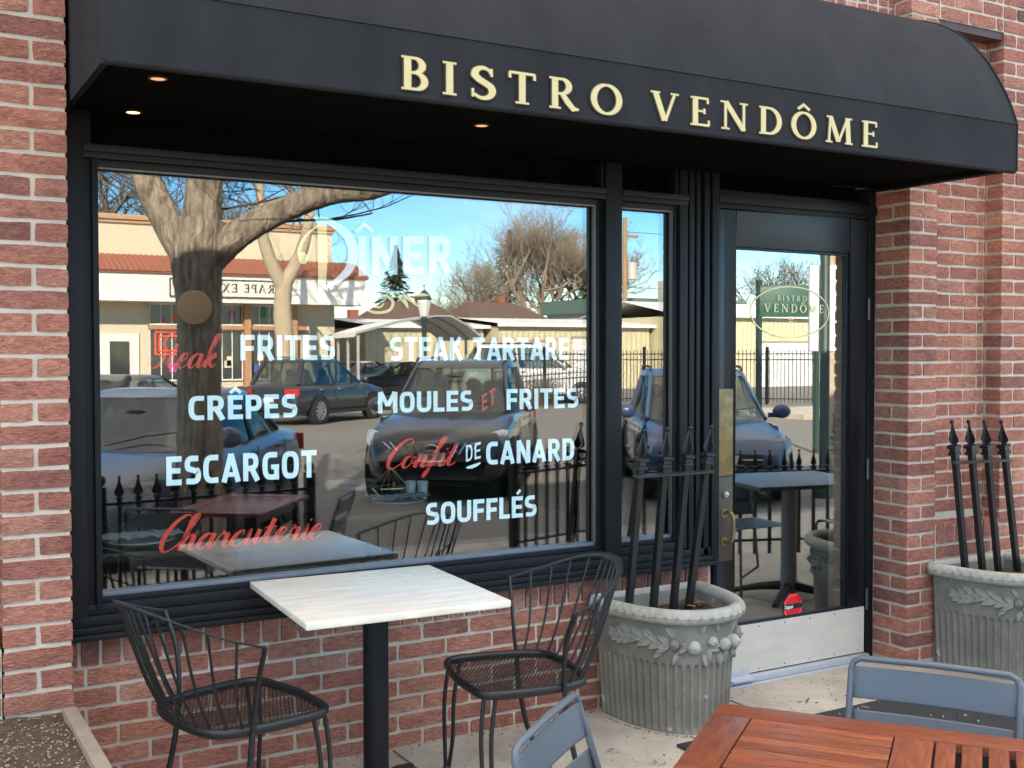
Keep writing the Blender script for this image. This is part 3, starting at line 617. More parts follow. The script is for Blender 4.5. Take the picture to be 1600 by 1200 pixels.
# door sticker: red octagon with a black band
M_STK = mat('red_sticker', (.70, .012, .02), .45)
def octo(s1, s2): return [(2.590+s1*math.cos(R(22.5+45*i)), .327+s2*math.sin(R(22.5+45*i))) for i in range(8)]
stk = MB().add([(x, .0235, z) for x, z in octo(.062, .066)], [tuple(range(8))]).build('sticker', M_STK, DOOR)
e1 = octo(.054, .058); letters('outline', [(e1+e1[:2], .003)], lambda a, b, d: (a, .0230, b), M_REDV if False else mat('pale_red', (.85, .25, .25), .5), DOOR)
MB().add([(2.533, .0228, .317), (2.647, .0228, .317), (2.647, .0228, .341), (2.533, .0228, .341)], [(0, 1, 2, 3)]).build('sticker_band', mat('sticker_black', (.015, .015, .015), .5), DOOR)
cu = bpy.data.curves.new('lettering', 'FONT'); cu.body = 'Digital'; cu.size = .028; cu.offset = .0006
to = bpy.data.objects.new('lettering', cu); COL.objects.link(to); bpy.context.view_layer.update()
me = bpy.data.meshes.new_from_object(to.evaluated_get(bpy.context.evaluated_depsgraph_get())); bpy.data.objects.remove(to)
mv = [(2.537+v.co.x*.72, .0223, .321+v.co.y*.72) for v in me.vertices]; mf = [tuple(p.vertices) for p in me.polygons]
MB().add(mv, mf).build('lettering', M_WHITEV, DOOR)
# ------------------------------------------------------------------ ground in front
def noise2(x, y): return .5*math.sin(1.7*x+.6)*math.sin(2.1*y+.3)+.3*math.sin(4.3*x+1.1*y)+.2*math.sin(3.1*y-2.3*x)
m = MB(); xs = np.linspace(-14, 22, 49); ys = [.30, 0, -.4, -.8, -1.0, -1.2, -1.8, -2.4, -3, -3.6, -4.2, -4.75]
def pz(y): return GZ if y > -1 else GZ+(y+1)*.05     # the pavement falls towards the street
m.grid([[(x, y, pz(y)+.0015*noise2(x*3, y*3)) for x in xs] for y in ys]); o = m.build('pavement', M_CONC, smooth=60); tag(o, kind='structure')
M_KERB = mat('kerb_concrete', (.33, .31, .28), .9, noise=(5, .3), bump=(60, .4, .004))
o = tag(MB().box((-14, -4.93, -.5), (22, -4.75, pz(-4.75)+.004)).build('kerb', M_KERB, bevel=.02), kind='structure')
M_ASPH = mat('asphalt', (.20, .185, .165), .92, noise=(.5, .3), col2=(.15, .138, .122), bump=(80, .6, .006), speck=(90, .68, (.2, .19, .17)))
gx = [-400, -120, -40, -10, 5, 20, 40, 80, 160, 400]; gy = [60, 12, -4.9, -9, -14, -22, -32, -45, -70, -130, -400]
m = MB(); m.grid([[(x, y, -.30 if y < 0 else -.32) for x in gx] for y in gy]); o = tag(m.build('parking_lot', M_ASPH), kind='structure')

# expansion joints cut as dark sunken lines
m = MB()
for x in (-.95, .55, 2.05, 3.55): m.add([(x-.004, 0, GZ+.002), (x+.004, 0, GZ+.002), (x+.004, -1, GZ+.002), (x-.004, -1, GZ+.002), (x+.004, -4.7, pz(-4.7)+.002), (x-.004, -4.7, pz(-4.7)+.002)], [(0, 1, 2, 3), (3, 2, 4, 5)])
tag(m.build('pavement_joint', mat('joint_dirt', (.10, .09, .075), .95)), kind='structure')

# ------------------------------------------------------------------ planting bed at the left
BED = thing('planting_bed', (-.9, -.7, GZ), 'raised bed of dark gritty soil with pale edging below the left brick pier', 'planting bed')
M_EDG = mat('bed_edging', (.36, .29, .22), .9, noise=(12, .3), col2=(.24, .19, .145), bump=(70, .4, .004))
m = MB().box((-.640, -1.5, 0), (-.598, -.2085, .432)); m.build('edging', M_EDG, BED, bevel=.006)
MB().box((-2.2, -1.55, 0), (-.598, -1.502, .432)).build('edging', M_EDG, BED, bevel=.006)
m = MB(); nx, ny = 60, 50
def sz(x, y): return .405+.010*noise2(x*5, y*5)+.006*random.random()+(.012 if y > -.24 else 0)
m.grid([[(-2.2+(1.562)*i/nx, -1.5+1.296*j/ny, sz(-2.2+1.562*i/nx, -1.5+1.296*j/ny)) for i in range(nx+1)] for j in range(ny+1)])
so = m.build('bed_soil', M_SOIL, smooth=80); tag(so, kind='stuff')
M_GRIT = mat('pale_grit', (.42, .35, .27), .9, noise=(60, .3), col2=(.2, .15, .11)); m = MB()
for _ in range(1500):
    x = random.uniform(-1.25, -.645); y = random.uniform(-.95, -.23); r = random.uniform(.0015, .005)
    m.sphere((x, y, sz(x, y)+.001), r, 5, 3, (1, random.uniform(.5, 1), .7))
tag(m.build('soil_grit', M_GRIT), kind='stuff')

# ------------------------------------------------------------------ marble table
TC = (.313, -.400); TA = -.05; TZ = .725
TBL = thing('cafe_table', (TC[0], TC[1], GZ), 'small square table with a pale marble top and one black post', 'table', rz=TA)
a = .336; b = .337; zt = TZ-GZ
m = MB().box((-a, -b, zt-.024), (a, b, zt)); m.build('tabletop', M_MARBLE, TBL, bevel=.006, local=True, seg=3)
m = MB().lathe([(.0425, .02), (.0425, zt-.03)], 28, cap=True); m.build('post', M_BLACKMETAL, TBL, smooth=40, local=True)
m = MB(); m.lathe([(.045, .05), (.07, .03), (.09, .02)], 24)
for k in range(4):
    t = PI/4+k*PI/2; c, s_ = math.cos(t), math.sin(t); m.tube([(c*.03, s_*.03, .05), (c*.18, s_*.18, .035), (c*.29, s_*.29, .012)], [.026, .02, .014], 8)
m.build('base', M_IRON, TBL, smooth=50, local=True)
MB().box((-.12, -.12, zt-.034), (.12, .12, zt-.0245)).build('mounting_plate', M_IRON, TBL, local=True)

# ------------------------------------------------------------------ wire barrel chairs
def seat_outline():
    p = [(.215, -.14), (.20, -.205), (.14, -.235), (0, -.235), (-.12, -.215), (-.185, -.16), (-.205, 0), (-.185, .16), (-.12, .215), (0, .235), (.14, .235), (.20, .205), (.215, .14), (.228, 0)]
    q = spline([(x, y, 0) for x, y in p+p[:3]], 5); n = len(p)*5
    return [(v.x, v.y) for v in q[5:5+n]]
OUT = seat_outline(); ZS = .43
def make_wire_chair():
    c = thing('wire_chair', (0, 0, GZ), 'chair', 'chair')
    zs = ZS-GZ
    ring = [(x, y, zs) for x, y in OUT]; ring.append(ring[0]); ring.append(ring[1])
    m = MB().tube(ring, .013, 8, cap=False, flat=(1.25, .8)); m.build('seat_frame', M_WIRE, c, smooth=60, local=True)
    # expanded metal: two families of fine diagonal wires inside the outline
    m = MB(); pit = .0125; P = [Vector((x, y)) for x, y in OUT]; n = len(P)
    for sgn in (1, -1):
        d = Vector((.50, .866*sgn)); nn = Vector((-d.y, d.x))
        for k in range(-32, 33):
            o_ = nn*(k*pit); ts = []
            for i in range(n):
                A, B_ = P[i], P[(i+1) % n]; e = B_-A; den = d.x*e.y-d.y*e.x
                if abs(den) < 1e-9: continue
                w = A-o_; t = (w.x*e.y-w.y*e.x)/den; u = (w.x*d.y-w.y*d.x)/den
                if 0 <= u < 1: ts.append(t)
            ts.sort()
            if len(ts) >= 2 and ts[-1]-ts[0] > .03:
                p0 = o_+d*ts[0]; p1 = o_+d*ts[-1]; pm = (p0+p1)/2
                def dz(p): return -.010*max(0, 1-(p.length/.24)**2)
                m.tube([(p.x, p.y, zs+.002+dz(p)+(.0008 if sgn > 0 else 0)) for p in (p0, p0*.6+pm*.4, pm, p1*.6+pm*.4, p1)], .00125, 4, cap=False, flat=(1, 1.5))
    m.build('seat_mesh', M_WIRE, c, local=True)
    # back: rail wrapping from arm tip to arm tip
    rail = spline([(-.085, -.325, .70-GZ), (-.19, -.285, .735-GZ), (-.30, -.19, .785-GZ), (-.355, -.07, .812-GZ), (-.362, 0, .815-GZ), (-.355, .07, .812-GZ), (-.30, .19, .785-GZ), (-.19, .285, .735-GZ), (-.085, .325, .70-GZ)], 8)
    nr = len(rail); rr = [.006+.012*math.sin(PI*i/(nr-1))**3 for i in range(nr)]
    vs = []
    for i, p in enumerate(rail):          # a flat bar, widest at the crown
        q = Vector((p.x, p.y, 0)).normalized(); w = rr[i]; out = q*w+Vector((0, 0, .35*w))
        hh = Vector((0, 0, .0035)); vs += [p-out-hh, p+out-hh, p+out+hh, p-out+hh]
    fs = [(i*4+j, i*4+(j+1) % 4, i*4+4+(j+1) % 4, i*4+4+j) for i in range(nr-1) for j in range(4)]+[(3, 2, 1, 0), tuple(range(nr*4-4, nr*4))]
    bk = MB().add(vs, fs).build('top_rail', M_WIRE, c, local=True, bevel=.0015)
    # spindles
    base = [(-.10, -.220), (-.14, -.204), (-.172, -.165), (-.189, -.12), (-.199, -.072), (-.204, -.024)]; base = base+[(x, -y) for x, y in reversed(base)]
    for i, (bx, by) in enumerate(base):
        f = .10+.80*i/(len(base)-1); p = rail[int(f*(nr-1))]; q = Vector((bx, by, zs-.005))
        mid = q*.62+Vector(p)*.38; mid.x -= .012; mid.y *= .985
        MB().tube([tuple(v) for v in spline([q, mid, p], 5)], .0043, 6).build('spindle', M_WIRE, bk, smooth=60, local=True)
    for s_ in (-1, 1):
        up_ = spline([(-.085, s_*.325, .70-GZ), (-.075, s_*.270, .60-GZ), (-.075, s_*.246, .50-GZ), (-.08, s_*.238, zs-.01)], 5)
        MB().tube([tuple(v) for v in up_], .0095, 8, flat=(1.2, .75)).build('arm_upright', M_WIRE, c, smooth=60, local=True)
        lg = spline([(-.08, s_*.238, zs-.005), (-.095, s_*.240, .27), (-.13, s_*.25, .12), (-.185, s_*.262, .0)], 6)
        MB().tube([tuple(v) for v in lg], .0095, 8).build('leg', M_WIRE, c, smooth=60, local=True)
        m = MB()
        for ox in (0, .03):
            lg = spline([(.195-ox*1.4, s_*.205, zs-.01), (.208-ox*1.2, s_*.214, .27), (.205-ox, s_*.222, .12), (.20-ox*.3, s_*.228, .0)], 6); m.tube([tuple(v) for v in lg], .0075, 8)
        l_ = m.build('leg', M_WIRE, c, smooth=60, local=True)
        MB().lathe([(.011, 0), (.014, .004), (.012, .018), (.008, .022)], 12, (.198, s_*.228, 0), cap=True).build('foot', M_IRON, l_, smooth=50, local=True)
    return c
CH1 = make_wire_chair(); CH1.location = (-.165, -.435, GZ); CH1.rotation_euler.z = R(13)
CH1['label'] = 'black wire barrel chair left of the marble table, back towards the brick pier'; CH1['group'] = 'black wire chairs at the marble table'
CH2 = copy_tree(CH1); CH2.location = (.782, -.535, GZ); CH2.scale = (.97,)*3; CH1.scale = (.97,)*3; CH2.rotation_euler.z = R(170)
CH2['label'] = 'black wire barrel chair between the marble table and a stone planter'

# ------------------------------------------------------------------ stone planters: flat backed, fluted, with a fruit garland
def dshape(a, b, q, e=2.25):          # q 0..1 along the curved front, left to right
    t = PI*(1-q); c, s_ = math.cos(t), math.sin(t)
    return a*math.copysign(abs(c)**(2/e), c), -b*abs(s_)**(2/e)
def arcq(n):                           # equal arc length parameters
    qs = np.linspace(0, 1, 800); P = np.array([dshape(.25, .42, q) for q in qs]); L = np.concatenate([[0], np.cumsum(np.linalg.norm(np.diff(P, axis=0), axis=1))])
    return list(np.interp(np.linspace(0, L[-1], n), L, qs))
HT = .47
def bodyab(z):
    f = z/HT; return .228+.036*f**.9, .425+.020*f**.9
def make_planter():
    pl = thing('stone_planter', (0, 0, GZ), 'planter', 'planter')
    NF = 34; per = 10; n = NF*per+1; Q = arcq(n); rows = []
    zsn = [0, .004]+[.012+k*(.252-.012)/16 for k in range(17)]+[.256, .260, .264, .268, .272, .276, .281, .29]+[.31, .33, .36, .39, .42, .44]
    for z in zsn:
        a, b = bodyab(z); a += .010*max(0, (z-.25)/.2)*0; row = []
        for i, q in enumerate(Q):
            u = (i % per)/per*2-1
            w = max(0, 1-abs(u/.62)**2) if abs(u) < .62 else 0
            top = .278-.022*(1-math.sqrt(max(0, 1-min(1, abs(u)/.66)**2)))
            k = 1 if z < top-.004 else max(0, 1-(z-top+.004)/.006)
            k *= min(1, max(0, (z-.006)/.01))
            x, y = dshape(a-.0115*math.sqrt(w)*k, b-.0115*math.sqrt(w)*k, q)
            row.append((x, y, z))
        row += [(a*(1-2*j/12), .0, z) for j in range(1, 12)]
        rows.append(row)
    bd = MB().grid(rows, True).build('planter_body', M_STONE, pl, smooth=50, local=True)
    # rolled rim with an impressed leaf band
    rows = []; n2 = 260; Q2 = arcq(n2)
    loop = [('f', q) for q in Q2]+[('b', j/40) for j in range(1, 40)]
    for k in range(15):
        t = 2*PI*k/14; row = []
        for i, (ty, q) in enumerate(loop):
            ro = .030*math.cos(t); z = .468+.030*math.sin(t)
            pat = 0
            if math.cos(t) > .05:
                ph = i*.34; pat = (.0075*abs(math.sin(ph+2.6*abs(math.sin(t*1.6))))**.7-.004)*math.cos(t)**.5
            A, B_ = .272+ro+pat, .452+ro+pat
            if ty == 'f': x, y = dshape(A, B_, q)
            else: x, y = A*(1-2*q), .008+.45*ro
            row.append((x, y, z))
        rows.append(row)
    MB().grid(rows, True).build('rim', M_STONERIM, pl, smooth=70, local=True)
    rows = []
    for z, d in ((.478, .012), (.44, .02), (.40, .03)):
        rows.append([(*dshape(.262-d, .44-d, q), z) for q in Q2[::4]]+[((.262-d)*(1-2*j/12), -.012-d*.5, z) for j in range(1, 12)])
    MB().grid(rows, True).build('inner_wall', M_STONE, pl, smooth=60, local=True)
    # garland: leaves and fruit on the front
    rnd = random.Random(3); N = 160; QQ = arcq(N+1)
    def surf(s_, z):                    # s -1..1 along the front
        f = (s_+1)/2*N; i = int(min(N-1, max(0, f))); q = QQ[i]+(QQ[min(N, i+1)]-QQ[i])*(f-i); a, b = bodyab(z)
        p = Vector((*dshape(a, b, q), z)); p2 = Vector((*dshape(a, b, min(1, q+.004)), z)); p1 = Vector((*dshape(a, b, max(0, q-.004)), z))
        t = (p2-p1).normalized(); nrm = Vector((t.y, -t.x, 0)); nrm = nrm if nrm.y < .15 or nrm.dot(Vector((p.x, p.y, 0))) > 0 else -nrm
        if nrm.dot(Vector((p.x, p.y+.1, 0))) < 0: nrm = -nrm
        return p, t, nrm
    m = MB()
    def leaf(s_, z, ang, L, w):
        p, t, nr = surf(s_, z); ax = t*math.cos(ang)+Vector((0, 0, math.sin(ang))); bx = nr.cross(ax)
        vs = []; k = 8
        for i in range(k+1):
            u = i/k; hw = w*math.sin(PI*u)**.75*(1-.25*u); h = .0125*math.sin(PI*u)**.5
            c = p+ax*(L*u)+nr*(.001+.005*u)
            for j, (v, hh) in enumerate(((-1, -.003), (-.55, .75), (0, .45), (.55, .75), (1, -.003))):
                vs.append(c+bx*(hw*v)+nr*(h*hh if hh > 0 else -.003))
        m.add(vs, [(i*5+j, i*5+j+1, i*5+5+j+1, i*5+5+j) for i in range(k) for j in range(4)])
    sv = [(-.74, .352), (-.68, .360), (-.62, .368), (-.56, .372), (-.50, .370), (-.44, .364), (-.38, .356), (-.32, .350), (-.2, .35), (-.05, .345), (.1, .35), (.25, .352), (.34, .356), (.40, .362), (.46, .368), (.52, .372), (.58, .372), (.64, .368), (.70, .360)]
    for a_, b_ in ((-.76, -.3), (.3, .72)):
        m.tube([tuple(surf(a_+(b_-a_)*i/10, .350+.021*math.sin(PI*min(1, (i/10 if a_ < 0 else 1-i/10)*1.3)))[0]+surf(a_+(b_-a_)*i/10, .36)[2]*.003) for i in range(11)], .0045, 6)
    for i, (s_, z) in enumerate(sv):
        out = PI if s_ < 0 else 0
        for da, L in ((.55, .058), (-.45, .055), (.05, .05)):
            if abs(s_) < .3: leaf(s_+rnd.uniform(-.04, .04), z+rnd.uniform(-.012, .02), rnd.uniform(0, 2*PI), .055, .015)
            else: leaf(s_+rnd.uniform(-.015, .015), z, out+(da if s_ > 0 else -da)+rnd.uniform(-.15, .15), L*1.15*rnd.uniform(.85, 1.15), .0165*rnd.uniform(.85, 1.2))
    for s_, z, a0 in ((-.38, .335, 3.9), (-.28, .33, 4.4), (-.1, .325, 4.9), (.05, .325, 4.5), (.2, .325, 5.2), (.32, .33, 5.4), (-.3, .385, 2.2), (-.12, .40, 1.2), (.02, .40, 1.9), (.16, .40, .9), (.3, .39, 1.0)): leaf(s_, z, a0, .056, .017)
    m.build('leaf_garland', mat('worn_cast_stone', (.34, .325, .27), .9, noise=(20, .25), col2=(.20, .19, .155), bump=(70, .4, .003)), pl, smooth=60, local=True)
    for s_, z, r in ((-.30, .358, .021), (-.17, .350, .027), (-.03, .368, .020), (.07, .352, .026), (.18, .352, .028), (.29, .366, .024), (.38, .372, .019)):
        p, t, nr = surf(s_, z); f = MB(); c = p+nr*r*.35
        f.sphere(tuple(c), r, 14, 10, (1, 1, 1.04)); f.lathe([(.004, -.002), (.006, .003), (.0015, .005)], 8, tuple(c+nr*r*.98)); f.build('stone_fruit', M_STONERIM if abs(s_) < .25 else M_STONE, pl, smooth=70, local=True)
    return pl
PL1 = make_planter(); PL1.location = (1.715, -.022, GZ); PL1['label'] = 'grey stone planter with fruit garland under the window beside the door'; PL1['group'] = 'stone planters with iron spears'
PL2 = copy_tree(PL1); PL2.location = (3.50, -.235, GZ); PL2['label'] = 'grey stone planter right of the door, by the brick pier behind a grey chair'
def soil_for(p):
    m = MB(); rows = []
    for k in range(7):
        f = k/6; row = []
        for i in range(40):
            x, y = dshape(.245*f+.002, .41*f+.002, i/39); row.append((x*1, (y+.0)*1-.015*(1-f)-.015, .418+.006*random.random()))
        rows.append(row)
    m.grid(rows); o = m.build('planter_soil', M_SOIL, smooth=80, local=True); o.location = p.location; tag(o, kind='stuff'); return o
soil_for(PL1); soil_for(PL2)
def leaf_litter(name, n, f, label=None):
    for i in range(n):
        x, y, z = f(); m = MB(); L = random.uniform(.012, .028); w = L*.4; cu_ = random.uniform(.2, .9)
        vs = []
        for u in range(5):
            a = u/4; hw = w*math.sin(PI*(.06+.9*a)); vs += [(L*(a-.5)*2, -hw, cu_*hw), (L*(a-.5)*2, 0, .3*cu_*w*math.sin(3*a)), (L*(a-.5)*2, hw, cu_*hw)]
        m.add(vs, [(k*3+j, k*3+j+1, k*3+4+j, k*3+3+j) for k in range(4) for j in range(2)])
        o = m.build(name, M_LEAF, local=True, smooth=60); o.location = (x, y, z); o.rotation_euler = (random.uniform(-.4, .4), random.uniform(-.4, .4), random.uniform(0, 6.28))
        yield o
for o in leaf_litter('dry_leaf', 16, lambda: (random.uniform(1.80, 1.90), random.uniform(-.20, -.10), GZ+.432+random.uniform(0, .02))):
    tag(o, 'curled brown leaf in the soil of the stone planter by the door', 'leaf', 'leaves in the planter')
spots = [(1.25, -.42), (1.32, -.60), (1.02, -.35), (2.32, -.35), (2.45, -.55), (2.15, -.62), (2.60, -.40), (1.40, -.80), (2.05, -.36), (1.12, -.72)]
it = iter(spots)
for o in leaf_litter('dry_leaf', len(spots), lambda: (*next(it), GZ+.008)):
    tag(o, 'dry brown leaf lying on the concrete pavement near the stone planter', 'leaf', 'leaves on the pavement')

# ------------------------------------------------------------------ iron spear panels stuck in the planters
def spear(m, p0, p1, r=.0125):
    p0, p1 = Vector(p0), Vector(p1); d = (p1-p0).normalized(); e = Vector((1, 0, 0)); e = (e-d*e.dot(d)).normalized(); g = d.cross(e)
    def sq(c, w, tw=0):
        return [c+e*w*a+g*w*b for a, b in ((-1, -1), (1, -1), (1, 1), (-1, 1))]
    L = (p1-p0).length; rings = []
    for t, w in ((0, r), (L-.20, r), (L-.198, r*1.05), (L-.172, r*1.12), (L-.170, r*1.75), (L-.158, r*1.75), (L-.155, r*1.3), (L-.140, r*1.3), (L-.137, r*1.9), (L-.125, r*1.9), (L-.12, r*1.15)): rings.append(sq(p0+d*t, w))
    n = len(rings); m.add([v for q in rings for v in q], [(i*4+j, i*4+(j+1) % 4, i*4+4+(j+1) % 4, i*4+4+j) for i in range(n-1) for j in range(4)]+[(3, 2, 1, 0), tuple(range(4*n-4, 4*n))])
    # spearhead: a four bladed leaf
    prof_ = [(L-.122, .008), (L-.108, .026), (L-.095, .029), (L-.07, .018), (L-.045, .010), (L-.022, .006)]
    for ax, bx in ((e, g), (g, e)):
        vs = []
        for t, w in prof_:
            c = p0+d*t; th = .0065*(1-(t-L+.122)/.16)
            vs += [c-ax*w, c-bx*th, c+ax*w, c+bx*th]
        k = len(prof_); m.add(vs, [(i*4+j, i*4+(j+1) % 4, i*4+4+(j+1) % 4, i*4+4+j) for i in range(k-1) for j in range(4)]+[(3, 2, 1, 0), tuple(range(4*k-4, 4*k))])
    m.sphere(tuple(p0+d*(L-.012)), .0105, 10, 7)
def spear_panel(tops, bots, bar, label, loc):
    t = thing('spear_fence_panel', loc, label, 'fence panel', 'iron spear panels in the planters')
    for a, b in zip(tops, bots):
        a = Vector(a); b = Vector(b); b = b+(b-a).normalized()*.07
        m = MB(); spear(m, b, a); m.build('spear', M_IRON, t, smooth=35)
    m = MB(); A, B_ = Vector(bar[0]), Vector(bar[1]); m.obox((A+B_)/2, (B_-A)/2, (0, .013, .003), (0, -.001, .004)); m.build('crossbar', mat('scuffed_bar', (.055, .055, .06), .35, .4), t, bevel=.001)
    return t
def shift(L, y):
    out = []
    for p in L:
        k = (3.845+y)/(3.845+p[1]); out.append((-1.137+(p[0]+1.137)*k, y+(p[1]-L[0][1]), 1.515+(p[2]-1.515)*k))
    return out
spear_panel(shift([(1.503, -.28, 1.219), (1.62, -.28, 1.22), (1.733, -.28, 1.222), (1.845, -.28, 1.223)], -.17), shift([(1.433, -.28, .531), (1.552, -.28, .513), (1.651, -.28, .494), (1.729, -.28, .482)], -.17),
            shift([(1.446, -.297, 1.030), (1.840, -.297, 1.030)], -.188), 'four black iron spears on a crossbar, leaning right in the planter by the window', (1.6, -.28, GZ+.42))
spear_panel(shift([(3.127, -.42, 1.209), (3.241, -.42, 1.206), (3.352, -.42, 1.202), (3.471, -.42, 1.198)], -.34), shift([(3.229, -.42, .518), (3.35, -.42, .501), (3.464, -.42, .483), (3.605, -.42, .46)], -.34),
            shift([(3.118, -.437, 1.012), (3.52, -.437, 1.006)], -.358), 'four black iron spears leaning left in the planter by the right brick pier', (3.42, -.42, GZ+.42))

# ------------------------------------------------------------------ door mat
m = MB(); o = MB().box((1.495, -1.35, GZ+.003), (2.95, -.50, GZ+.012)).build('door_mat', M_RUBBER, bevel=.003)
tag(o, 'black rubber mat on the pavement before the door, littered with pale leaf bits', 'mat')
M_BIT = mat('pale_leaf_bits', (.45, .38, .28), .9, noise=(40, .3)); m = MB()
for _ in range(70):
    x, y = random.uniform(1.9, 2.9), random.uniform(-.9, -.51); s_ = random.uniform(.003, .012); t = random.uniform(0, PI)
    m.obox((x, y, GZ+.0145), (s_*math.cos(t), s_*math.sin(t), .0), (-s_*.4*math.sin(t), s_*.4*math.cos(t), .002), (0, 0, .001))
for _ in range(160):
    x, y = random.uniform(.9, 3.0), random.uniform(-1.4, -.05); s_ = random.uniform(.002, .006); t = random.uniform(0, PI)
    if x > 1.47 and y < -.48: continue
    m.obox((x, y, GZ+.003), (s_*math.cos(t), s_*math.sin(t), 0), (-s_*.5*math.sin(t), s_*.5*math.cos(t), 0), (0, 0, .0015))
for _ in range(260):                  # grit at the wall foot and planter, dark bits doubling as contact shadow
    x = random.uniform(-.5, 2.1); y = .02-abs(random.gauss(0, .035)); s_ = random.uniform(.0015, .005); t = random.uniform(0, PI)
    if random.random() < .4: a = random.uniform(PI, 2*PI); x = 1.715+.26*math.cos(a); y = -.03+.44*math.sin(a)-random.uniform(0, .03)
    m.obox((x, y, GZ+.003), (s_*math.cos(t), s_*math.sin(t), 0), (-s_*.5*math.sin(t), s_*.5*math.cos(t), 0), (0, 0, .0015))
tag(m.build('leaf_debris', mat('dark_grit', (.16, .12, .085), .95, noise=(40, .3), col2=(.34, .27, .19))), kind='stuff')

# ------------------------------------------------------------------ hardwood table, bottom right
WT = thing('wooden_table', (.635, -1.765, pz(-1.85)), 'reddish slatted hardwood table at the bottom right, beside two grey metal chairs', 'table', rz=R(-52.6))
zt = .67-pz(-1.85); Lx, Ly = .80, -.51      # local x runs along the back edge, local -y towards the camera
def plank(name, x0, x1, y0, y1, mt=M_WOOD, th=.022): return MB().box((x0, y0, zt-th), (x1, y1, zt)).build(name, mt, WT, bevel=.003, local=True)
M_WOOD2 = mat('oiled_hardwood_light', (.35, .11, .042), .36, noise=(10, .2), col2=(.17, .045, .018), stretch=(1.2, 12, 6), bump=(40, .12, .002), vary=.25)
M_WOODY = mat('oiled_hardwood_cross', (.28, .078, .03), .36, noise=(10, .2), col2=(.12, .03, .013), stretch=(12, 1.2, 6), bump=(40, .12, .002), vary=.2)
plank('frame_board', 0, Lx, -.085, 0); plank('frame_board', 0, Lx, Ly, Ly+.085)
plank('frame_board', 0, .088, Ly+.087, -.087, M_WOODY); plank('frame_board', Lx-.088, Lx, Ly+.087, -.087, M_WOODY)
plank('frame_board', .405, .485, Ly+.087, -.087, M_WOODY)
y = -.089; k = 0
while y-.038 > Ly+.086:
    plank('slat', .091, .402, y-.037, y, M_WOOD2 if k % 2 else M_WOOD, .016); y -= .0405; k += 1
x = .490; k = 0
while x+.04 < Lx-.09:
    plank('slat', x, x+.040, Ly+.089, -.089, M_WOODY, .016); x += .052; k += 1
for x in (.06, Lx-.06):
    for y in (-.06, Ly+.06): MB().box((x-.018, y-.018, 0), (x+.018, y+.018, zt-.023)).build('leg', M_IRON, WT, bevel=.003, local=True)
MB().box((.085, -.075, zt-.07), (Lx-.085, -.055, zt-.023)).box((.085, Ly+.055, zt-.07), (Lx-.085, Ly+.075, zt-.023)).build('apron', M_IRON, WT, local=True)

# ------------------------------------------------------------------ grey metal chairs
def make_grey_chair(ztop):
    c = thing('metal_chair', (0, 0, GZ), 'chair', 'chair'); h = ztop-GZ; hw = .20; zs = .43
    fr = spline([(.06, -hw, 0), (-.0, -hw, zs), (-.055, -hw, zs+.20), (-.085, -hw, h-.03)], 4)+[Vector((-.088, -hw+.006, h-.010)), Vector((-.089, -hw+.024, h)), Vector((-.089, 0, h+.003)), Vector((-.089, hw-.024, h)), Vector((-.088, hw-.006, h-.010))]+list(reversed(spline([(.06, hw, 0), (-.0, hw, zs), (-.055, hw, zs+.20), (-.085, hw, h-.03)], 4)))
    fr[0].x = -.14; fr[-1].x = -.14
    MB().tube([tuple(p) for p in fr], .0085, 10).build('back_frame', M_GREY, c, smooth=60, local=True)
    for z0, z1 in ((h-.098, h-.020), (h-.20, h-.126), (h-.302, h-.228)):
        rows = []
        for z in (z0, z0+.004, (z0+z1)/2, z1-.004, z1):
            f = (z-zs)/(h-zs); xx = -.012-.075*f; rows.append([(xx-.012*(1-(j/6-1)**2), -hw+2*hw*j/12, z) for j in range(13)])
        o = MB().grid(rows).build('back_slat', M_GREY, c, smooth=60, local=True); md = o.modifiers.new('solid', 'SOLIDIFY'); md.thickness = .003; md.offset = 0
    for k in range(5):
        MB().box((.015+k*.077, -hw+.006, zs-.004), (.015+k*.077+.066, hw-.006, zs)).build('seat_slat', M_GREY, c, bevel=.002, local=True)
    for s_ in (-1, 1):
        MB().tube([(.385, s_*hw, zs-.012), (.05, s_*hw, zs-.012), (.0, s_*hw, zs-.012)], .0085, 8).build('seat_rail', M_GREY, c, smooth=60, local=True)
        MB().tube([(.385, s_*hw, zs-.012), (.40, s_*hw, zs-.03), (.41, s_*hw, 0)], .0085, 8).build('leg', M_GREY, c, smooth=60, local=True)
    return c
GC = make_grey_chair(.77); GC['group'] = 'grey metal chairs'
f1 = Vector((-.83, -.56)).normalized(); GC.location = (1.181+f1.x*.09, -1.936+f1.y*.09, pz(-1.95)); GC.rotation_euler.z = math.atan2(f1.y, f1.x)
GC['label'] = 'grey metal slat chair at the right edge, pushed in behind the wooden table'
G2 = copy_tree(GC); f2 = Vector((.62, -.78)).normalized(); G2.location = (.125+f2.x*.09, -1.795+f2.y*.09, pz(-1.9)); G2.rotation_euler.z = math.atan2(f2.y, f2.x)
G2['label'] = 'grey metal slat chair at the bottom centre, left of the wooden table'
# ================================================================== the street behind the camera, seen in the glass
SG = -.30
def cam2w(X, Z): return -1.1367+X*cy+Z*sy, .12-(-3.8452-X*sy+Z*cy)

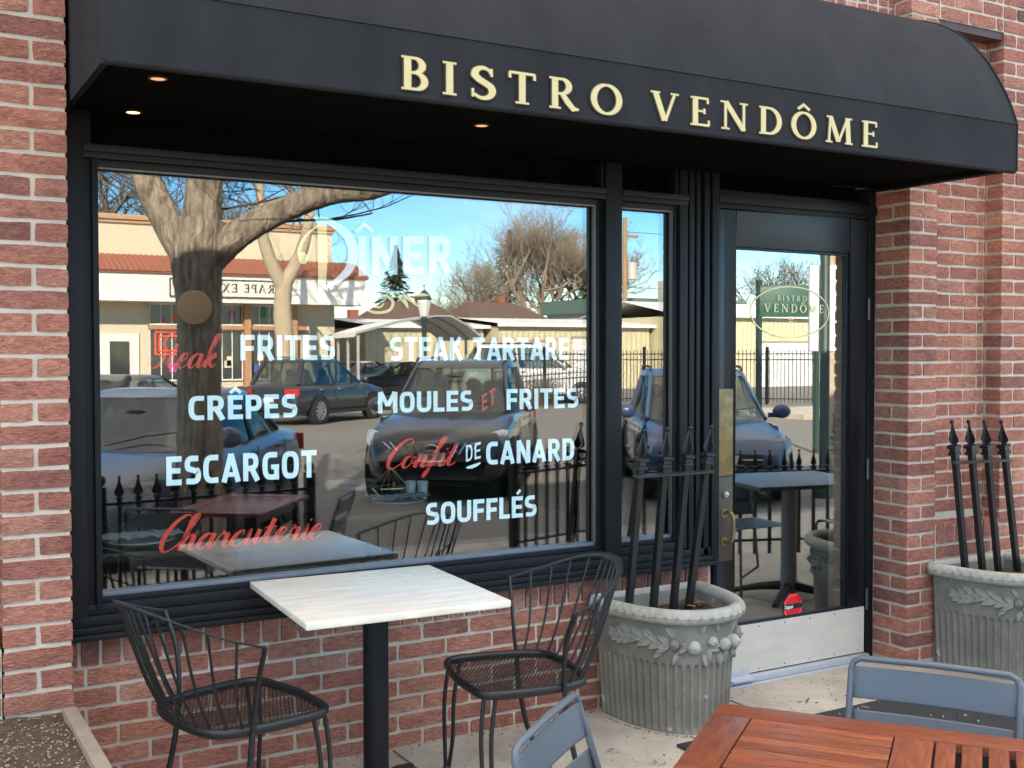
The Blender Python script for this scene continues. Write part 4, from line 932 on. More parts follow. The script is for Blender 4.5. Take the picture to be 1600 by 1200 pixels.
# ------------------------------------------------------------------ patio fence with spear finials
def patio_panel(p0, p1, n, label, posts=(False, False)):
    p0, p1 = Vector((*p0, GZ)), Vector((*p1, GZ)); d = p1-p0
    t = thing('patio_fence', p0, label, 'fence', 'iron patio fence panels')
    for i in range(n+1):
        q = p0+d*(i/n); m = MB()
        if (i == 0 and posts[0]) or (i == n and posts[1]):
            m.box((q.x-.03, q.y-.03, pz(q.y)-.03), (q.x+.03, q.y+.03, GZ+.74)); m.sphere((q.x, q.y, GZ+.775), .035, 10, 7); m.build('post', M_IRON, t, smooth=40)
        else: spear(m, (q.x, q.y, GZ+.05), (q.x, q.y, GZ+.80), .0095); m.build('picket', M_IRON, t, smooth=35)
    for z in (.64, .15): MB().obox(p0+d/2+Vector((0, 0, z)), d/2, Vector((-d.y, d.x, 0)).normalized()*.014, (0, 0, .008)).build('rail', M_IRON, t)
patio_panel((-1.30, -2.62), (-.02, -2.64), 12, 'black iron patio fence with spear tips, leftmost in the window reflection')
patio_panel((-.02, -2.64), (1.26, -2.78), 12, 'black iron patio fence ending in a thick post beside the patio gap', (True, True))
patio_panel((2.80, -2.87), (3.90, -3.20), 10, 'black iron patio fence right of the patio gap, starting with a thick post', (True, False))
patio_panel((3.62, -2.45), (5.6, -1.72), 19, 'black iron patio fence section seen in the door glass')

# ------------------------------------------------------------------ trees
M_BARK = mat('bark', (.37, .31, .24), .95, noise=(24, .14), col2=(.12, .098, .078), stretch=(1, 1, .22), bump=(30, 1, .06))
M_BARKP = mat('pale_bark', (.46, .37, .26), .9, noise=(6, .3), col2=(.32, .25, .17), bump=(20, .8, .03))
M_TWIG = mat('bare_twig', (.26, .20, .145), .9); M_TWIGD = mat('dark_twig', (.13, .10, .075), .9)
def branch_out(m, p, d, L, r, lev, rnd, n=4, spread=.65, up=.12):
    pts = [p]; q = p; dd = d.copy(); segs = 3
    for k in range(segs):
        dd = (dd+Vector((rnd.uniform(-1, 1), rnd.uniform(-1, 1), rnd.uniform(-.6, 1)))*.16+Vector((0, 0, up*.4))).normalized(); q = q+dd*(L/segs); pts.append(q)
    m.tube([tuple(x) for x in pts], [r*(1-.45*k/segs) for k in range(segs+1)], 5 if lev > 2 else 3, cap=False)
    if lev <= 0: return
    for c in range(n if lev > 1 else n+1):
        t = rnd.uniform(.35, 1) if c else 1; i = min(segs-1, int(t*segs)); b = pts[i].lerp(pts[i+1], t*segs-i)
        a = Vector((rnd.uniform(-1, 1), rnd.uniform(-1, 1), rnd.uniform(-.35, .9))); nd = (dd*(1-spread)+a.normalized()*spread*1.1).normalized()
        branch_out(m, b, nd, L*rnd.uniform(.58, .78), max(.003, r*.52), lev-1, rnd, n, spread, up)
# big street tree
TX, TY = 1.15, -5.06
TREE = thing('street_tree', (TX, TY, -.1), 'big grey barked tree forking into thick limbs, reflected in the shop window', 'tree')
def rough_tube(pts, rs, n=22, amp=.05, seed=1):
    rnd = random.Random(seed); P = spline(pts, 9); k = len(P); rr = list(np.interp(np.linspace(0, 1, k), np.linspace(0, 1, len(rs)), rs)); ph = [rnd.uniform(0, 6.28) for _ in range(6)]
    m = MB(); vs = []; a = None
    for i, p in enumerate(P):
        d = (P[min(i+1, k-1)]-P[max(0, i-1)]).normalized(); a = (a-d*a.dot(d)).normalized() if a else (Vector((1, 0, 0))-d*d.x).normalized(); b = d.cross(a)
        for j in range(n):
            t = 2*PI*j/n; q = 1+amp*(.6*math.sin(3*t+ph[0]+i*.11)+.5*math.sin(7*t+ph[1]-i*.17)+.5*math.sin(11*t+ph[2]+i*.23)+rnd.uniform(-.6, .6))
            vs.append(p+(a*math.cos(t)+b*math.sin(t))*rr[i]*q)
    m.add(vs, [(i*n+j, i*n+(j+1) % n, (i+1)*n+(j+1) % n, (i+1)*n+j) for i in range(k-1) for j in range(n)]); return m
rough_tube([(TX, TY, -.15), (TX+.005, TY, .3), (TX+.01, TY, 1.1), (TX+.01, TY, 1.8), (TX, TY-.01, 2.25), (TX+.02, TY-.05, 2.55)], [.225, .185, .168, .172, .20, .215], seed=1).build('trunk', M_BARK, TREE, smooth=80)
LIMBS = [([(TX-.02, TY-.02, 2.15), (TX-.17, TY-.1, 2.50), (TX-.36, TY-.25, 2.96), (TX-.6, TY-.5, 3.9), (TX-.9, TY-.9, 5.2)], [.12, .125, .115, .10, .06]),
         ([(TX+.03, TY, 2.2), (TX+.06, TY-.05, 2.7), (TX+.10, TY-.10, 3.2), (TX+.15, TY-.3, 4.4), (TX+.3, TY-.6, 6)], [.14, .15, .14, .11, .06]),
         ([(TX+.06, TY+.02, 2.2), (TX+.30, TY+.12, 2.46), (TX+.62, TY+.28, 2.66), (TX+.95, TY+.48, 2.80), (TX+1.32, TY+.68, 2.86), (TX+1.9, TY+.8, 3.2)], [.11, .115, .10, .10, .085, .06])]
for i, (p, r) in enumerate(LIMBS): rough_tube(p, r, 16, .06, seed=5+i).build('limb', M_BARK, TREE, smooth=80)
rnd = random.Random(11); m = MB()
for p, r in LIMBS:
    for k in range(12):
        i = rnd.randint(1, len(p)-2); b = Vector(p[i]).lerp(Vector(p[i+1]), rnd.random()); branch_out(m, b, Vector((rnd.uniform(-1, 1), rnd.uniform(-1, .6), rnd.uniform(-.1, 1))).normalized(), rnd.uniform(.7, 1.5), .016, 2, rnd)
m.build('twigs', M_TWIGD, TREE)
sc = MB(); c0 = Vector((TX-.075, TY+.192, 1.87)); nn = Vector((-.35, .93, .02)).normalized(); e1v = Vector((nn.y, -nn.x, 0)).normalized()
sc.add([c0+nn*(.018*(1-k/3)**.5)+(e1v*math.cos(t*PI/10)+Vector((0, 0, 1))*math.sin(t*PI/10))*(.135*k/3) for k in range(1, 4) for t in range(20)], [(k*20+t, k*20+(t+1) % 20, k*20+20+(t+1) % 20, k*20+20+t) for k in range(2) for t in range(20)]+[tuple(range(20))])
sc.build('cut_limb_scar', mat('cut_wood', (.60, .43, .25), .9, noise=(25, .3), col2=(.42, .29, .16)), TREE, smooth=60)
def bare_tree(x, y, h, seed, lev, label, spread=.62, mt=M_TWIG, n=4, trunk=.28, group=None, name='bare_tree'):
    rnd = random.Random(seed); t = thing(name, (x, y, SG), label, 'tree', group)
    MB().tube([(x, y, SG-.1), (x+.05, y, SG+h*.12), (x+.08, y+.05, SG+h*.26)], [trunk, trunk*.85, trunk*.75], 10).build('trunk', M_TWIGD if mt is M_TWIGD else M_BARKP, t, smooth=60)
    m = MB()
    for k in range(6):
        a = k*1.05+rnd.uniform(-.3, .3); branch_out(m, Vector((x+.08, y+.05, SG+h*(.20+.012*k))), Vector((math.cos(a)*.62, math.sin(a)*.62, .85)).normalized(), h*.33, trunk*.42, lev, rnd, n, spread)
    m.build('crown', mt, t); return t
def conifer(x, y, h, w, seed, mt, label):
    rnd = random.Random(seed); t = thing('conifer', (x, y, SG), label, 'tree')
    MB().tube([(x, y, SG-.1), (x, y, SG+h)], [.25, .03], 8).build('trunk', M_TWIGD, t, smooth=60); m = MB()
    for _ in range(2600):
        f = rnd.random()**.8; z = SG+h*(.08+.92*f); r = w*(1-f)*(.25+.85*rnd.random()); a = rnd.uniform(0, 6.28); s_ = rnd.uniform(.18, .42)*(1.15-f*.5)
        c = Vector((x+r*math.cos(a), y+r*math.sin(a), z-.25*r)); d = Vector((math.cos(a), math.sin(a), -.35+rnd.uniform(-.3, .5))); e = Vector((-math.sin(a), math.cos(a), rnd.uniform(-.4, .4)))
        m.add([c-d*s_, c+e*s_*.4, c+d*s_, c-e*s_*.4], [(0, 1, 2, 3)])
    m.build('crown', mt, t); return t
M_NEEDLE = mat('needles', (.085, .10, .035), .8, noise=(.8, .3), col2=(.13, .12, .05)); M_NEEDLED = mat('dark_needles', (.04, .05, .03), .8, noise=(.8, .3), col2=(.07, .065, .04)); M_NEEDLEB = mat('brown_needles', (.31, .24, .16), .85, noise=(.8, .3), col2=(.22, .17, .11))
bare_tree(46.5, -75, 14.5, 21, 5, 'wide bare brown tree, the largest over the yellow storage sheds', .60, trunk=.45)
bare_tree(51.0, -76, 13, 22, 5, 'bare brown tree right of the tall brown conifer', .6, trunk=.4)
bare_tree(42.8, -78, 9.6, 23, 5, 'bare brown tree left of the widest tree behind the sheds', .6, trunk=.35)
bare_tree(35.8, -70, 6.6, 24, 4, 'small bare tree standing alone left of the house roofs', .66, M_TWIGD, trunk=.22)
bare_tree(12.0, -66, 16.5, 25, 4, 'tall bare tree rising behind the cream shop', .62, M_TWIGD, trunk=.5)
bare_tree(17.5, -64, 12.5, 27, 4, 'bare tree behind the right end of the cream shop', .62, M_TWIGD, trunk=.4)
bare_tree(52.0, -46, 8.5, 26, 3, 'bare tree standing far right beyond the sheds', .62, M_TWIGD, n=5, trunk=.3)
bare_tree(23.8, -60, 4.8, 28, 3, 'low bare shrubby tree behind the white carport', .7, M_TWIGD, n=5, trunk=.15)
conifer(46.2, -79, 12.2, 5.6, 31, M_NEEDLEB, 'tall brown conifer in the middle of the bare trees'); conifer(42.0, -60, 8.2, 4.8, 32, M_NEEDLE, 'green conifer in front of the bare trees'); conifer(30.8, -68, 9.2, 3.2, 33, M_NEEDLED, 'dark conifer just right of the cream shop')
PT = thing('pale_tree', (5.9, -22.5, SG), 'pale tan trunked tree in front of the cream shop', 'tree')
px, py = 11.1, -33; PT.location = (px, py, SG)
rough_tube([(px, py, SG-.1), (px+.05, py, 1.6), (px-.02, py, 2.9), (px+.03, py, 3.9)], [.36, .32, .30, .28], 14, .05, 9).build('trunk', M_BARKP, PT, smooth=80)
for i, p in enumerate(([(px, py, 3.7), (px+.6, py+.1, 4.9), (px+.85, py+.2, 6.0), (px+1.3, py, 8.4)], [(px, py, 3.7), (px-.5, py, 4.8), (px-.75, py, 6.0), (px-.7, py-.2, 8.4)])): rough_tube(p, [.25, .22, .18, .08], 12, .05, 12+i).build('limb', M_BARKP, PT, smooth=80)
m = MB(); rnd = random.Random(5)
for k in range(9): branch_out(m, Vector((px+rnd.uniform(-.6, 1.0), py, rnd.uniform(5.4, 8))), Vector((rnd.uniform(-1, 1), rnd.uniform(-1, 1), .9)).normalized(), 2.2, .05, 3, rnd, 3)
m.build('twigs', M_TWIG, PT)

# ------------------------------------------------------------------ cream shop across the car park
M_STUCCO = mat('cream_stucco', (.62, .54, .40), .9, noise=(1.2, .3), col2=(.54, .47, .345), bump=(40, .3, .006)); M_FASCIA = mat('white_fascia', (.72, .70, .66), .8, noise=(1, .3), col2=(.64, .62, .58))
M_TILE = mat('clay_tile', (.34, .115, .07), .8, noise=(3, .3), col2=(.24, .085, .055)); M_TAN = mat('tan_timber', (.40, .22, .12), .8); M_SHOPGLASS = mat('shop_glass', (.035, .04, .045), .08, spec=.8)
SHOP = thing('cream_shop', (6, -44, SG), 'cream stucco shop with a red tile eave and white fascia across the car park', 'shop')
MB().box((-9, -52, SG), (15.6, -40, 4.6)).box((-9, -52, 4.6), (15.6, -40.3, 6.55)).build('wall', M_STUCCO, SHOP)
MB().box((-9.1, -52.1, 6.55), (15.75, -40.12, 6.75)).box((-9.05, -52.1, 6.42), (15.68, -40.2, 6.55)).build('cornice', mat('tan_cornice', (.42, .27, .16), .8), SHOP, bevel=.02)
MB().box((-9, -40, 3.42), (16.4, -38.6, 4.55)).build('fascia', M_FASCIA, SHOP)
m = MB(); rows = []
for k in range(7):
    f = k/6; rows.append([(-9+25.6*i/512, -38.45-1.75*f, 4.50+.72*f+.045*abs(math.sin(i*PI/4))-.02*(k % 2)) for i in range(513)])
m.grid(rows); m.box((-9, -40.1, 4.45), (16.5, -38.5, 4.53)); m.build('tile_eave', M_TILE, SHOP, smooth=60)
m = MB()
for x in (9.95, 11.85, 13.75): m.box((x-.13, -39.9, SG), (x+.13, -39.6, 3.42))
m.box((8.1, -39.95, 2.42), (14.3, -39.7, 2.58)); m.build('timber_posts', M_TAN, SHOP)
cols = [(.45, .02, .02), (.5, .35, .05), (.03, .16, .08), (.35, .05, .2), (.55, .5, .4), (.06, .1, .3), (.5, .1, .04)]
rnd = random.Random(4)
for a, b in ((8.15, 9.80), (10.1, 11.7), (12.0, 13.6)):
    for z0, z1 in ((2.60, 3.38), (.45, 2.40)):
        w = MB().box((a, -39.97, z0), (b, -39.93, z1)).build('window', M_SHOPGLASS, SHOP)
        m = MB()
        for k in range(5): m.box((a+(b-a)*k/4-.018, -39.925, z0), (a+(b-a)*k/4+.018, -39.905, z1))
        m.box((a, -39.925, z0-.03), (b, -39.90, z0+.03)).box((a, -39.925, z1-.03), (b, -39.90, z1+.03)); m.build('frame', M_FASCIA, w)
        for k in range(5 if z0 < 1 else 2):
            cx, cz = rnd.uniform(a+.2, b-.2), rnd.uniform(z0+.15, z1-.2); c = rnd.choice(cols)
            MB().box((cx-rnd.uniform(.08, .22), -39.928, cz-.12), (cx+rnd.uniform(.08, .22), -39.921, cz+rnd.uniform(.1, .3))).build('window_display', mat('display_%d' % cols.index(c), c, .6), w)
ns = MB(); 
for p in ([(8.35, 1.45), (9.35, 1.45), (9.35, 2.3), (8.35, 2.3), (8.35, 1.45)], [(8.5, 1.6), (9.2, 1.6), (9.2, 2.15), (8.5, 2.15), (8.5, 1.6)]): ns.tube([(x, -39.89, z) for x, z in p], .03, 6)
ns.build('neon_sign', mat('red_neon', (.8, .05, .03), .5, emit=((1, .08, .04), 1.2)), SHOP)
MB().box((6.35, -39.97, SG), (7.75, -39.92, 2.25)).build('door_surround', M_FASCIA, SHOP); d = MB().box((6.62, -39.93, SG+.05), (7.45, -39.90, 1.95)).build('shop_door', M_SHOPGLASS, SHOP)
MB().box((6.60, -39.905, SG), (6.68, -39.88, 2.0)).box((7.40, -39.905, SG), (7.48, -39.88, 2.0)).box((6.68, -39.905, .45), (7.40, -39.885, .55)).build('door_frame', M_FASCIA, d)
sg = MB().box((8.6, -38.59, 3.62), (13.2, -38.55, 4.28)).build('shop_sign', mat('sign_board', (.62, .60, .54), .7), SHOP)
MB().box((8.6, -38.548, 3.60), (13.2, -38.53, 3.65)).box((8.6, -38.548, 4.25), (13.2, -38.53, 4.30)).box((8.58, -38.548, 3.6), (8.63, -38.53, 4.3)).box((13.17, -38.548, 3.6), (13.22, -38.53, 4.3)).build('sign_border', mat('sign_brown', (.07, .05, .04), .7), sg)
def sign_word(text, xr, w_, z0, z1, y, mt, parent):
    st, W = layout(text, serif, .2); k = w_/W
    letters('lettering', st, lambda a, b, d: (xr-a*k, y+d*20, z0+b*(z1-z0)), mt, parent)
M_SIGNINK = mat('sign_brown', (.07, .05, .04), .7)
sign_word('GRAPE', 12.95, 1.55, 3.82, 4.14, -38.54, M_SIGNINK, sg); sign_word('EXPLO', 11.15, 1.6, 3.82, 4.14, -38.54, M_SIGNINK, sg)

# ------------------------------------------------------------------ carport, storage sheds, houses
M_WHITEROOF = mat('white_metal_roof', (.74, .74, .72), .6, noise=(.6, .3), col2=(.66, .66, .65))
CP = thing('carport', (16, -34, SG), 'open white arched carport in front of the storage sheds', 'carport')
prof2 = [(13.3, 2.05), (13.35, 2.22), (14.9, 2.62), (16.4, 2.86), (17.0, 2.86), (17.7, 2.52), (18.25, 2.10), (18.3, 1.98)]
MB().grid([[(x+dx, y, z) for x, z in prof2] for y, dx in ((-32, 0), (-38, 1.2))]).build('roof', M_WHITEROOF, CP, smooth=30)
m = MB()
for y, dx in ((-32.05, 0), (-34, .4), (-36, .8), (-37.9, 1.15)):
    for x in (13.42, 18.2): m.box((x+dx-.04, y-.04, SG), (x+dx+.04, y+.04, 2.1))
    m.tube([(x+dx, y, z-.05) for x, z in prof2[1:-1]], .035, 6)
m.build('frame', mat('galvanised', (.45, .46, .47), .5, .4), CP)
M_YEL = mat('yellow_siding', (.56, .50, .33), .7, noise=(.7, .3), col2=(.49, .44, .29)); M_DOORW = mat('white_roller_door', (.66, .66, .64), .6)
def shed(x0, x1, y0, h, label, doors, name='storage_shed', roofh=.5):
    s_ = thing(name, ((x0+x1)/2, y0-4, SG), label, 'storage shed'); rows = []
    n = int((x1-x0)/.075); rows = [[(x0+(x1-x0)*i/n, y0+(.025 if i % 4 in (0, 1) else 0), z) for i in range(n+1)] for z in (SG, h)]
    m = MB().grid(rows); m.box((x0, y0-8, SG), (x1, y0-.02, h)); m.build('wall', M_YEL, s_)
    MB().grid([[(x, y0+.35, h-.02), (x, y0+.35, h+.13), (x, y0-4, h+roofh), (x, y0-8.2, h+.05)] for x in (x0-.25, x1+.25)]).build('roof', M_WHITEROOF, s_)
    for a, b, t in doors:
        d = MB().box((a, y0+.03, SG), (b, y0+.06, t)).build('roller_door', M_DOORW, s_); mm = MB(); z = SG+.25
        while z < t: mm.box((a, y0+.06, z-.008), (b, y0+.068, z+.008)); z += .28
        mm.build('door_rib', mat('rib_grey', (.5, .5, .49), .6), d)
        MB().box((a-.1, y0+.03, t), (b+.1, y0+.09, t+.1)).build('lintel_trim', mat('trim_tan', (.33, .27, .17), .7), s_)
    return s_
shed(24.5, 33.2, -42, 2.75, 'long yellow metal shed with white roller doors behind the iron fence', [(28.6, 30.2, 2.2), (25.6, 27.0, 2.0)])
shed(33.4, 50, -40.5, 3.3, 'taller yellow metal shed with wide white roller doors, right of the long one', [(35.2, 37.4, 2.4), (39.0, 43.4, 2.0), (45, 48, 2.0)], roofh=.9)
shed(18.2, 24.2, -43, 2.65, 'pale yellow shed behind the white carport', [])
M_GREENR = mat('green_metal_roof', (.10, .17, .15), .6); B2 = thing('green_roofed_shed', (41, -54, SG), 'low shed with a grey green metal roof behind the yellow sheds', 'shed')
MB().box((37, -58, SG), (47, -51, 3.9)).build('wall', M_DOORW, B2); MB().box((36.7, -58.3, 3.9), (47.3, -50.6, 4.75)).build('roof', M_GREENR, B2)
AC = thing('rooftop_unit', (40.6, -49, 4.3), 'pale square rooftop unit above the yellow sheds', 'rooftop unit')
MB().box((39.8, -50, 4.35), (41.5, -48.4, 5.75)).build('casing', mat('unit_beige', (.55, .52, .45), .6), AC, bevel=.03); MB().box((39.7, -50.1, 4.05), (41.6, -48.3, 4.35)).box((39.95, -48.4, 4.6), (41.35, -48.37, 5.5)).build('louvre', mat('unit_dark', (.08, .08, .08), .7), AC)
M_SHING = mat('brown_shingle', (.15, .095, .07), .9, noise=(2, .3)); M_REDB = mat('red_house_wall', (.33, .12, .075), .9, noise=(3, .3))
def house(x0, x1, y0, h, rh, label, wall=M_REDB):
    s_ = thing('house', ((x0+x1)/2, y0-4, SG), label, 'house'); MB().box((x0, y0-8, SG), (x1, y0, h)).build('wall', wall, s_)
    e = .4; rf = MB().add([(x0-e, y0+e, h), (x1+e, y0+e, h), (x1+e, y0-8-e, h), (x0-e, y0-8-e, h), (x0+1.6, y0-4, h+rh), (x1-1.6, y0-4, h+rh)], [(0, 1, 5, 4), (1, 2, 5), (2, 3, 4, 5), (3, 0, 4), (3, 2, 1, 0)]).build('roof', M_SHING, s_)
    MB().box(((x0+x1)/2+1, y0-5, h+rh-.5), ((x0+x1)/2+1.5, y0-4.5, h+rh+.5)).build('chimney', M_REDB, rf)
    MB().box((x0+1.2, y0+.0, 1), (x0+2.3, y0+.03, 2.2)).build('window', M_SHOPGLASS, s_); return s_
house(27.5, 34.0, -62, 3.1, 1.9, 'brown hip roofed house left of its neighbour behind the sheds'); house(34.3, 41.2, -63, 3.3, 1.8, 'brown hip roofed house nearer the green shed roof')
house(17.6, 24.5, -50, 2.3, 1.1, 'low red brick house between the cream shop and the carport')
# ------------------------------------------------------------------ iron fence round the yard
def yard_fence(p0, p1, label, npost):
    p0, p1 = Vector((*p0, SG)), Vector((*p1, SG)); d = p1-p0; n = int(d.length/.13); t = thing('yard_fence', p0, label, 'fence', 'tall iron fences of the yard'); nd = Vector((-d.y, d.x, 0)).normalized()
    m = MB()
    for i in range(n+1):
        q = p0+d*(i/n); m.box((q.x-.009, q.y-.009, SG+.08), (q.x+.009, q.y+.009, SG+1.88))
    m.build('pickets', M_IRON, t)
    for i in range(npost+1):
        q = p0+d*(i/npost); MB().box((q.x-.04, q.y-.04, SG), (q.x+.04, q.y+.04, SG+2.0)).build('post', M_IRON, t)
    for z in (.2, 1.55, 1.75): MB().obox(p0+d/2+Vector((0, 0, z)), d/2, nd*.02, (0, 0, .018)).build('rail', M_IRON, t)
yard_fence((17.0, -29), (24.2, -27.4), 'tall black iron fence before the long yellow shed', 4); yard_fence((24.4, -27.0), (31.5, -19.0), 'tall black iron fence running away right of the yellow bollard', 5)
BO = thing('bollard', (20.6, -27.2, SG), 'yellow pipe bollard standing in front of the iron fence', 'bollard'); MB().lathe([(.075, 0), (.075, 1.15), (.06, 1.2), (.001, 1.22)], 14).build('pipe', mat('bollard_yellow', (.72, .62, .22), .6), BO, local=True, smooth=50)
for i, (x, y) in enumerate(((26.2, -20.6), (18.6, -28.4))):
    b = thing('shrub', (x, y, SG), ('dry brown shrub at the far kerb, seen in the door glass', 'dark shrub at the foot of the iron fence')[i], 'shrub'); rnd = random.Random(40+i); m = MB()
    for k in range(40): branch_out(m, Vector((x+rnd.uniform(-.5, .5), y+rnd.uniform(-.4, .4), SG)), Vector((rnd.uniform(-.7, .7), rnd.uniform(-.7, .7), 1)).normalized(), .6, .012, 2, rnd, 4)
    m.build('stems', M_TWIGD, b)
o = tag(MB().box((20.5, -21.6, SG), (34, -18.2, SG+.14)).build('far_pavement', M_CONC), kind='structure')
# ------------------------------------------------------------------ street furniture
M_LGREEN = mat('dark_green_paint', (.025, .05, .042), .5)
LP_ = thing('street_lamp', (10.22, -20, SG), 'dark green lantern lamp post in front of the white carport', 'street lamp')
MB().lathe([(.16, 0), (.15, .5), (.09, .6), (.07, .9), (.055, 2.55), (.09, 2.6), (.06, 2.66)], 14).build('post', M_LGREEN, LP_, local=True, smooth=40)
MB().lathe([(.10, 2.66), (.17, 3.02), (.16, 3.06)], 8).build('lantern_glass', mat('frosted_lantern', (.6, .62, .58), .3), LP_, local=True); MB().lathe([(.20, 3.06), (.12, 3.2), (.03, 3.28), (.02, 3.4)], 8).build('lantern_cap', M_LGREEN, LP_, local=True)
M_POLE = mat('weathered_pole', (.36, .235, .13), .9, noise=(3, .3)); UP = thing('utility_pole', (36.0, -48, SG), 'brown wooden utility pole with a transformer can', 'utility pole')
MB().tube([(0, 0, 0), (0, 0, 9.4)], [.17, .13], 10).build('pole', M_POLE, UP, local=True, smooth=50); MB().lathe([(.2, 0), (.27, .05), (.27, .95), (.2, 1.0)], 14, (.42, .1, 5.9), cap=True).build('transformer', mat('transformer_grey', (.45, .44, .40), .5), UP, local=True, smooth=40)
MB().box((-.9, -.06, 8.3), (.9, .06, 8.45)).build('crossarm', M_POLE, UP, local=True)
for z0, z1 in ((5.5, 5.0), (8.6, 8.2)): MB().tube(spline([(0, 0, z0), (7, 3, z0-.35), (16, 7, z1), (30, 14, z1+.6)], 5), .018, 4, cap=False).build('wire', M_IRON, UP, local=True)
SP = thing('sign_post', (9.18, -6.28, SG), 'white sign box on a thick dark green post, seen in the door glass', 'sign')
MB().lathe([(.13, 0), (.12, .25), (.065, .32), (.055, 4.2)], 12).build('post', M_LGREEN, SP, local=True, smooth=40)
m = MB(); ax = Vector((cy, sy, 0)).normalized(); m.obox((.10, -.10, 2.36), ax*.205, Vector((-ax.y, ax.x, 0))*.05, (0, 0, .54)); m.build('sign_box', mat('sign_white', (.80, .80, .77), .5), SP, local=True, bevel=.03)
GS = thing('green_sign_board', (12.9, -11.0, SG), 'dark green sign board on two posts behind the white sign box', 'sign')
g0 = Vector((12.65, -11.3, 0)); g1 = Vector((13.55, -10.8, 0)); dg = (g1-g0); MB().obox((g0+dg/2)+Vector((0, 0, 2.42)), dg/2, Vector((-dg.y, dg.x, 0)).normalized()*.04, (0, 0, .28)).build('board', mat('sign_green', (.02, .085, .06), .5), GS, bevel=.01)
for q in (g0, g1): MB().box((q.x-.04, q.y-.04, SG), (q.x+.04, q.y+.04, 2.8)).build('post', M_LGREEN, GS)
GP = thing('leaning_pole', (13.2, -13, SG), 'thin dark pole rising behind the green sign board', 'pole'); MB().tube([(0, 0, 0), (.12, -.05, 2.2), (.3, -.1, 5.2)], .06, 8).build('shaft', M_LGREEN, GP, local=True)
W2 = thing('pale_tree', (10.2, -7.6, SG), 'pale trunked tree standing behind the white sign box', 'tree')
rough_tube([(10.35, -7.3, SG-.1), (10.36, -7.3, 1.5), (10.3, -7.35, 3.0), (9.9, -7.6, 4.6), (9.5, -7.8, 6.2)], [.17, .15, .13, .10, .05], 12, .05, 33).build('trunk', M_BARKP, W2, smooth=80)
m = MB(); rnd = random.Random(8)
for k in range(7): branch_out(m, Vector((10.1-.1*k, -7.5, 3.0+.4*k)), Vector((rnd.uniform(-1, 1), rnd.uniform(-1, 1), .7)).normalized(), 1.2, .02, 3, rnd, 3)
m.build('twigs', M_TWIG, W2)

